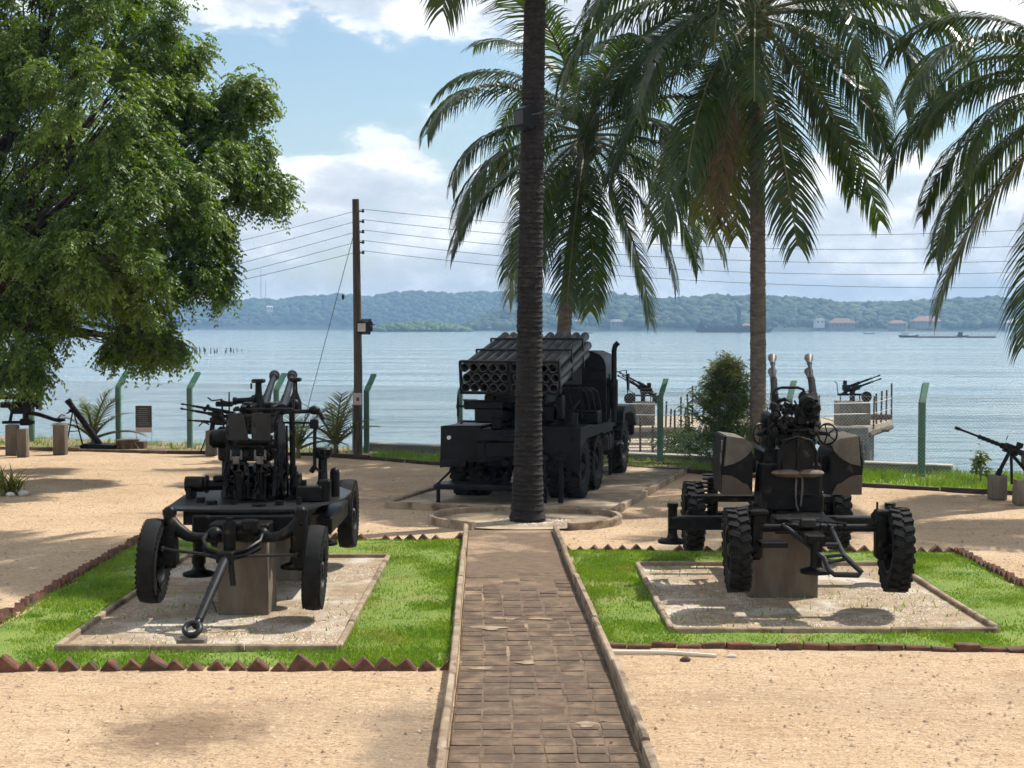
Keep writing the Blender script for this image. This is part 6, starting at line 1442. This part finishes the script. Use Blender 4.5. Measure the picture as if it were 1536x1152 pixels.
    part('bipod', K, e, lambda b: (b.cyl((-.62, -.1, .98), (-.75, -.3, .0), .018, n=6), b.cyl((-.62, -.1, .98), (-.42, .1, .0), .018, n=6), b.box((-.62, -.1, .95), (.2, .08, .08), .01), b.cyl((-.78, -.1, .88), (-.56, -.1, 1.0), .02, n=6), b.cyl((-.69, -.2, .45), (-.52, 0, .45), .012, n=5)))
    part('base_plate', K, e, lambda b: b.prism([(-.36, .0), (.40, 0), (.42, .12), (-.34, .16), (-.42, .1)], 'y', -.3, .3))
    tag(part('timber_box', 'timber', None, lambda b: (b.box((0, 0, .11), (.46, .4, .22), .015), b.box((.3, .02, .10), (.26, .36, .19), .015), b.box((.0, 0, .23), (.5, .44, .025), .008))), 'weathered brown timber box beside the mortar base plate', 'box').location = G(192, 674)
    # sign
    s = G(216, 674); e = empty('information_board', s, 0, 'black information board with a pale lower band on two thin legs', 'sign')
    part('panel', 'sign_black', e, lambda b: b.box((0, 0, .80), (.40, .02, .54), .004)); part('lower_band', 'sign_base', e, lambda b: b.box((0, -.003, .47), (.40, .022, .11), .004))
    r = random.Random(8)
    for i in range(9): part('text_line', 'sign_text', e, lambda b: b.box((-.15 + (.3 - r.uniform(0, .08)) / 2, -.0115, 1.0 - i * .05), (.3 - r.uniform(0, .1), .002, .008), .0005))
    for x in (-.19, .19): part('leg', 'wire', e, lambda b: b.cyl((x, .014, 0), (x, .014, .9), .008, n=6))
    # machine gun at the right edge
    p0 = G(1496, 749); p1 = G(1534, 757)
    block('concrete_plinth', 'left of the two concrete plinths under the machine gun at the right edge', 'plinth', p0, (.27, .27, .42), 'plinth_concrete'); block('concrete_plinth', 'right of the two concrete plinths under the machine gun at the right edge', 'plinth', p1, (.27, .27, .42), 'plinth_concrete')
    e = empty('machine_gun', p0 + Vector((0, 0, .42)), 0, 'black machine gun with long barrel aimed up left at the right picture edge', 'machine gun')
    def g(b):
        t = MB(); machine_gun(t, .72); mx = Matrix.Translation((.33, .05, .42)) @ Matrix.Rotation(PI, 4, 'Z') @ Matrix.Rotation(-R(21), 4, 'Y') @ Matrix.Scale(1.15, 4); b.add(t.v, t.f, mx)
    part('gun', K, e, g)
    part('tripod', K, e, lambda b: (b.cyl((0, 0, 0), (.05, 0, .1), .05, n=8), b.cyl((.02, 0, .05), (.22, .03, .42), .035, n=8), b.cyl((.2, .03, .42), (.50, -.05, .05), .03, n=8), b.cyl((.25, .06, .40), (.42, .5, -.2), .025, n=8), b.box((.23, .03, .44), (.14, .1, .1), .01)))
    part('ammunition_box', 'timber', e, lambda b: b.box((.55, -.02, .28), (.26, .16, .24), .01))
small_guns()

# ------------------------------------------------------------------ jetty with two guns
def jetty():
    o = Vector((7.8, 50, 0)); e = empty('jetty', (o.x, o.y, SEA_Z), 0, 'concrete jetty on piles with rusty railing posts beyond the fence', 'jetty'); dz = -.30 - SEA_Z
    part('deck', 'pier_deck', e, lambda b: b.prism([(-4.6, -2.0), (3.4, -2.0), (3.4, 4.2), (-4.6, 4.2)], 'z', dz - .1, dz))
    part('deck_beam', 'pier_concrete', e, lambda b: (b.box((-.6, -1.9, dz - .33), (7.9, .35, .44), .02), b.box((-.6, 4.0, dz - .33), (7.9, .35, .44), .02), b.box((3.2, 1, dz - .33), (.35, 5.6, .44), .02), b.box((-4.3, 1, dz - .33), (.35, 5.6, .44), .02)))
    part('head_block', 'pier_concrete', e, lambda b: (b.box((3.35, -2.05, dz - .28), (.95, .5, .6), .03), b.box((3.25, -1.9, -.3), (.9, .5, 1.9), .03)))
    part('end_platform', 'pier_deck', e, lambda b: b.prism([(3.85, -2.1), (5.6, 1.6), (5.7, 3.0), (3.45, 3.0), (3.45, -2.1)], 'z', dz - .16, dz + .02))
    part('end_beam', 'rust', e, lambda b: (b.tube([(3.9, -2.05, dz - .24), (5.6, 1.65, dz - .24)], .08, 6), b.box((4.75, -.2, dz - .22), (.5, .4, .1), .02)))
    part('timber_pile_cap', 'rust', e, lambda b: b.box((5.2, 1.8, dz + .12), (.8, .5, .16), .02))
    for (x, y) in ((-4.0, -1.8), (-2.2, -1.8), (-.4, -1.8), (1.4, -1.8), (4.0, -.9), (4.6, 1.2), (4.2, 2.6), (2.6, 3.8), (.5, 3.8), (-2, 3.8)): part('pile', 'pier_concrete', e, lambda b: b.cyl((x, y, -1.5), (x, y, dz - .12), .27, n=12))
    r = random.Random(6)
    for (x, y, h) in ((-2.75, -1.9, .85), (-2.6, -1.9, .6), (-2.25, -1.9, 1.0), (-2.08, -1.9, .65), (-1.9, -1.0, 1.05), (-1.7, -.4, 1.3), (-1.5, -1.9, .8), (1.9, -1.9, 1.2), (2.3, -1.9, 1.05), (4.2, -1.4, 1.0), (4.5, -.6, 1.05), (4.85, .2, 1.1), (5.2, .9, 1.1), (5.6, 1.7, 1.3)):
        part('railing_post', 'rust', e, lambda b: b.cyl((x, y, dz - .1), (x + r.uniform(-.04, .04), y, dz + h), .032, n=6))
    for h in (.42, .78): part('railing_wire', 'wire', e, lambda b: b.tube([(-4.5, -1.95, dz + h), (-1.4, -1.95, dz + h - .04), (2.3, -1.95, dz + h), (4.15, -1.5, dz + h), (5.6, 1.7, dz + h)], .012, 4))
    # walkway from the shore
    w = empty('walkway', (4.4, 38, SEA_Z), 0, 'plank walkway leading from the sea wall to the jetty', 'walkway')
    for i in range(16): part('plank', 'pier_deck' if i % 3 else 'dark_timber', w, lambda b: b.box((r.uniform(-.05, .05), -3.8 + i * .92, dz - .35), (2.2, .7, .06), .008, (0, r.uniform(-.02, .02), r.uniform(-.04, .04))))
    for s in (-.65, .65): part('beam', 'dark_timber', w, lambda b: b.box((s, 3.0, dz - .48), (.16, 14, .18), .02))
    for y in (-3.2, .5, 4.2, 7.9): part('post', 'rust', w, lambda b: (b.cyl((-.7, y, -1), (-.7, y, dz + .7), .035, n=6), b.cyl((.7, y, -1), (.7, y, dz + .7), .035, n=6)))
    part('rope', 'white_paint', w, lambda b: (b.tube([(-.7, -3.2, dz + .1), (.2, -1.5, dz + .3), (.7, .5, dz + .9)], .012, 4), b.tube([(-.4, -3.2, dz - .2), (.7, 2.2, dz + .55)], .012, 4)))
    # the two guns out there
    K = 'black_paint'; zt = -.30
    b1 = Vector((11.45, 49.3, zt))
    block('concrete_plinth', 'wide grey concrete block at the jetty end carrying a machine gun', 'plinth', b1, (1.02, .95, .80), 'concrete')
    g1 = empty('machine_gun', b1 + Vector((0, 0, .80)), 0, 'machine gun with round drum aimed right on the block at the jetty end', 'machine gun')
    def gg(ang, off, tw, flip):
        def f(b):
            t = MB(); machine_gun(t, .62, tw); mx = Matrix.Translation(off) @ (Matrix.Rotation(PI, 4, 'Z') if flip else Matrix.Identity(4)) @ Matrix.Rotation(-ang, 4, 'Y') @ Matrix.Scale(1.1, 4); b.add(t.v, t.f, mx)
        return f
    part('gun', K, g1, gg(R(20), Vector((.05, 0, .42)), True, False))
    part('mount', K, g1, lambda b: (b.box((-.1, 0, .22), (.8, .12, .07), .01), b.cyl((0, 0, 0), (0, 0, .4), .09, n=10), b.cyl((-.4, 0, 0), (-.4, 0, .22), .02, n=6), b.cyl((.25, 0, 0), (.25, 0, .22), .02, n=6), b.tube([(-.45, 0, .2), (-.5, 0, .35), (-.52, 0, .6), (-.6, 0, .66)], .015, 6), b.box((-.2, 0, .45), (.26, .2, .2), .02), b.box((-.25, 0, .62), (.12, .1, .14), .01), b.tube([(-.45, 0, .2), (-.2, 0, .33), (.1, 0, .33)], .025, 6)))
    part('drum', K, g1, lambda b: b.lathe((.42, -.2, .16), (0, -1, 0), [(0, .001), (0, .16), (.05, .18), (.1, .16), (.1, .001)], 18))
    b2 = Vector((4.42, 49.4, zt))
    block('concrete_plinth', 'concrete block on the jetty just right of the truck exhaust', 'plinth', b2, (.74, .8, .78), 'concrete')
    g2 = empty('machine_gun', b2 + Vector((0, 0, .78)), 0, 'cluster barrelled machine gun on the jetty just right of the truck exhaust', 'machine gun')
    part('gun', K, g2, gg(R(28), Vector((.0, 0, .42)), True, True)); part('gun', K, g2, gg(R(32), Vector((.12, .1, .36)), False, True))
    part('mount', K, g2, lambda b: (b.cyl((0, 0, 0), (0, 0, .35), .08, n=10), b.box((.1, 0, .35), (.4, .3, .2), .02), [b.cyl((x, -.1, 0), (x, -.1, .3), .018, n=6) for x in (-.3, -.05, .25)], b.box((-.02, 0, .2), (.66, .2, .05), .01), b.tube([(-.3, 0, .25), (-.5, 0, .4), (-.5, 0, .6), (-.3, 0, .7)], .015, 6), b.box((.2, 0, .55), (.14, .1, .16), .02)))
    part('drum', K, g2, lambda b: (b.lathe((-.46, -.1, .1), (0, -1, 0), [(0, .001), (0, .18), (.06, .2), (.12, .18), (.12, .001)], 18), b.lathe((.46, -.1, .05), (0, -1, 0), [(0, .001), (0, .15), (.06, .17), (.12, .15), (.12, .001)], 18)))
jetty()

# ------------------------------------------------------------------ odds and ends
def oddments():
    tag(part('hose', 'hose', None, lambda b: b.tube([G(905, 978, .03), G(950, 978, .03), G(1000, 978.5, .03), G(1040, 981, .03), G(1075, 984, .02)], .018, 8)), 'pale hose lying along the front brick row of the right lawn', 'hose')
    r = random.Random(5)
    for (u, v, s, lab) in ((1098, 985, .03, 'small pale stone before the flat bricks of the right lawn'), (1028, 990, .035, 'brown stone lump just below the pale hose'), (952, 697, .055, 'white stone in the fence grass right of the truck')):
        m = MB(); m.ball((0, 0, 0), s, 8, (1.5, 1, .8)); m.v = [(x * r.uniform(.8, 1.2), y * r.uniform(.8, 1.2), z * r.uniform(.8, 1.2)) for x, y, z in m.v]
        tag(m.build('stone', 'white_stone' if 'brown' not in lab else 'rust', None, 50, loc=G(u, v, s * .5)), lab, 'stone')
oddments()
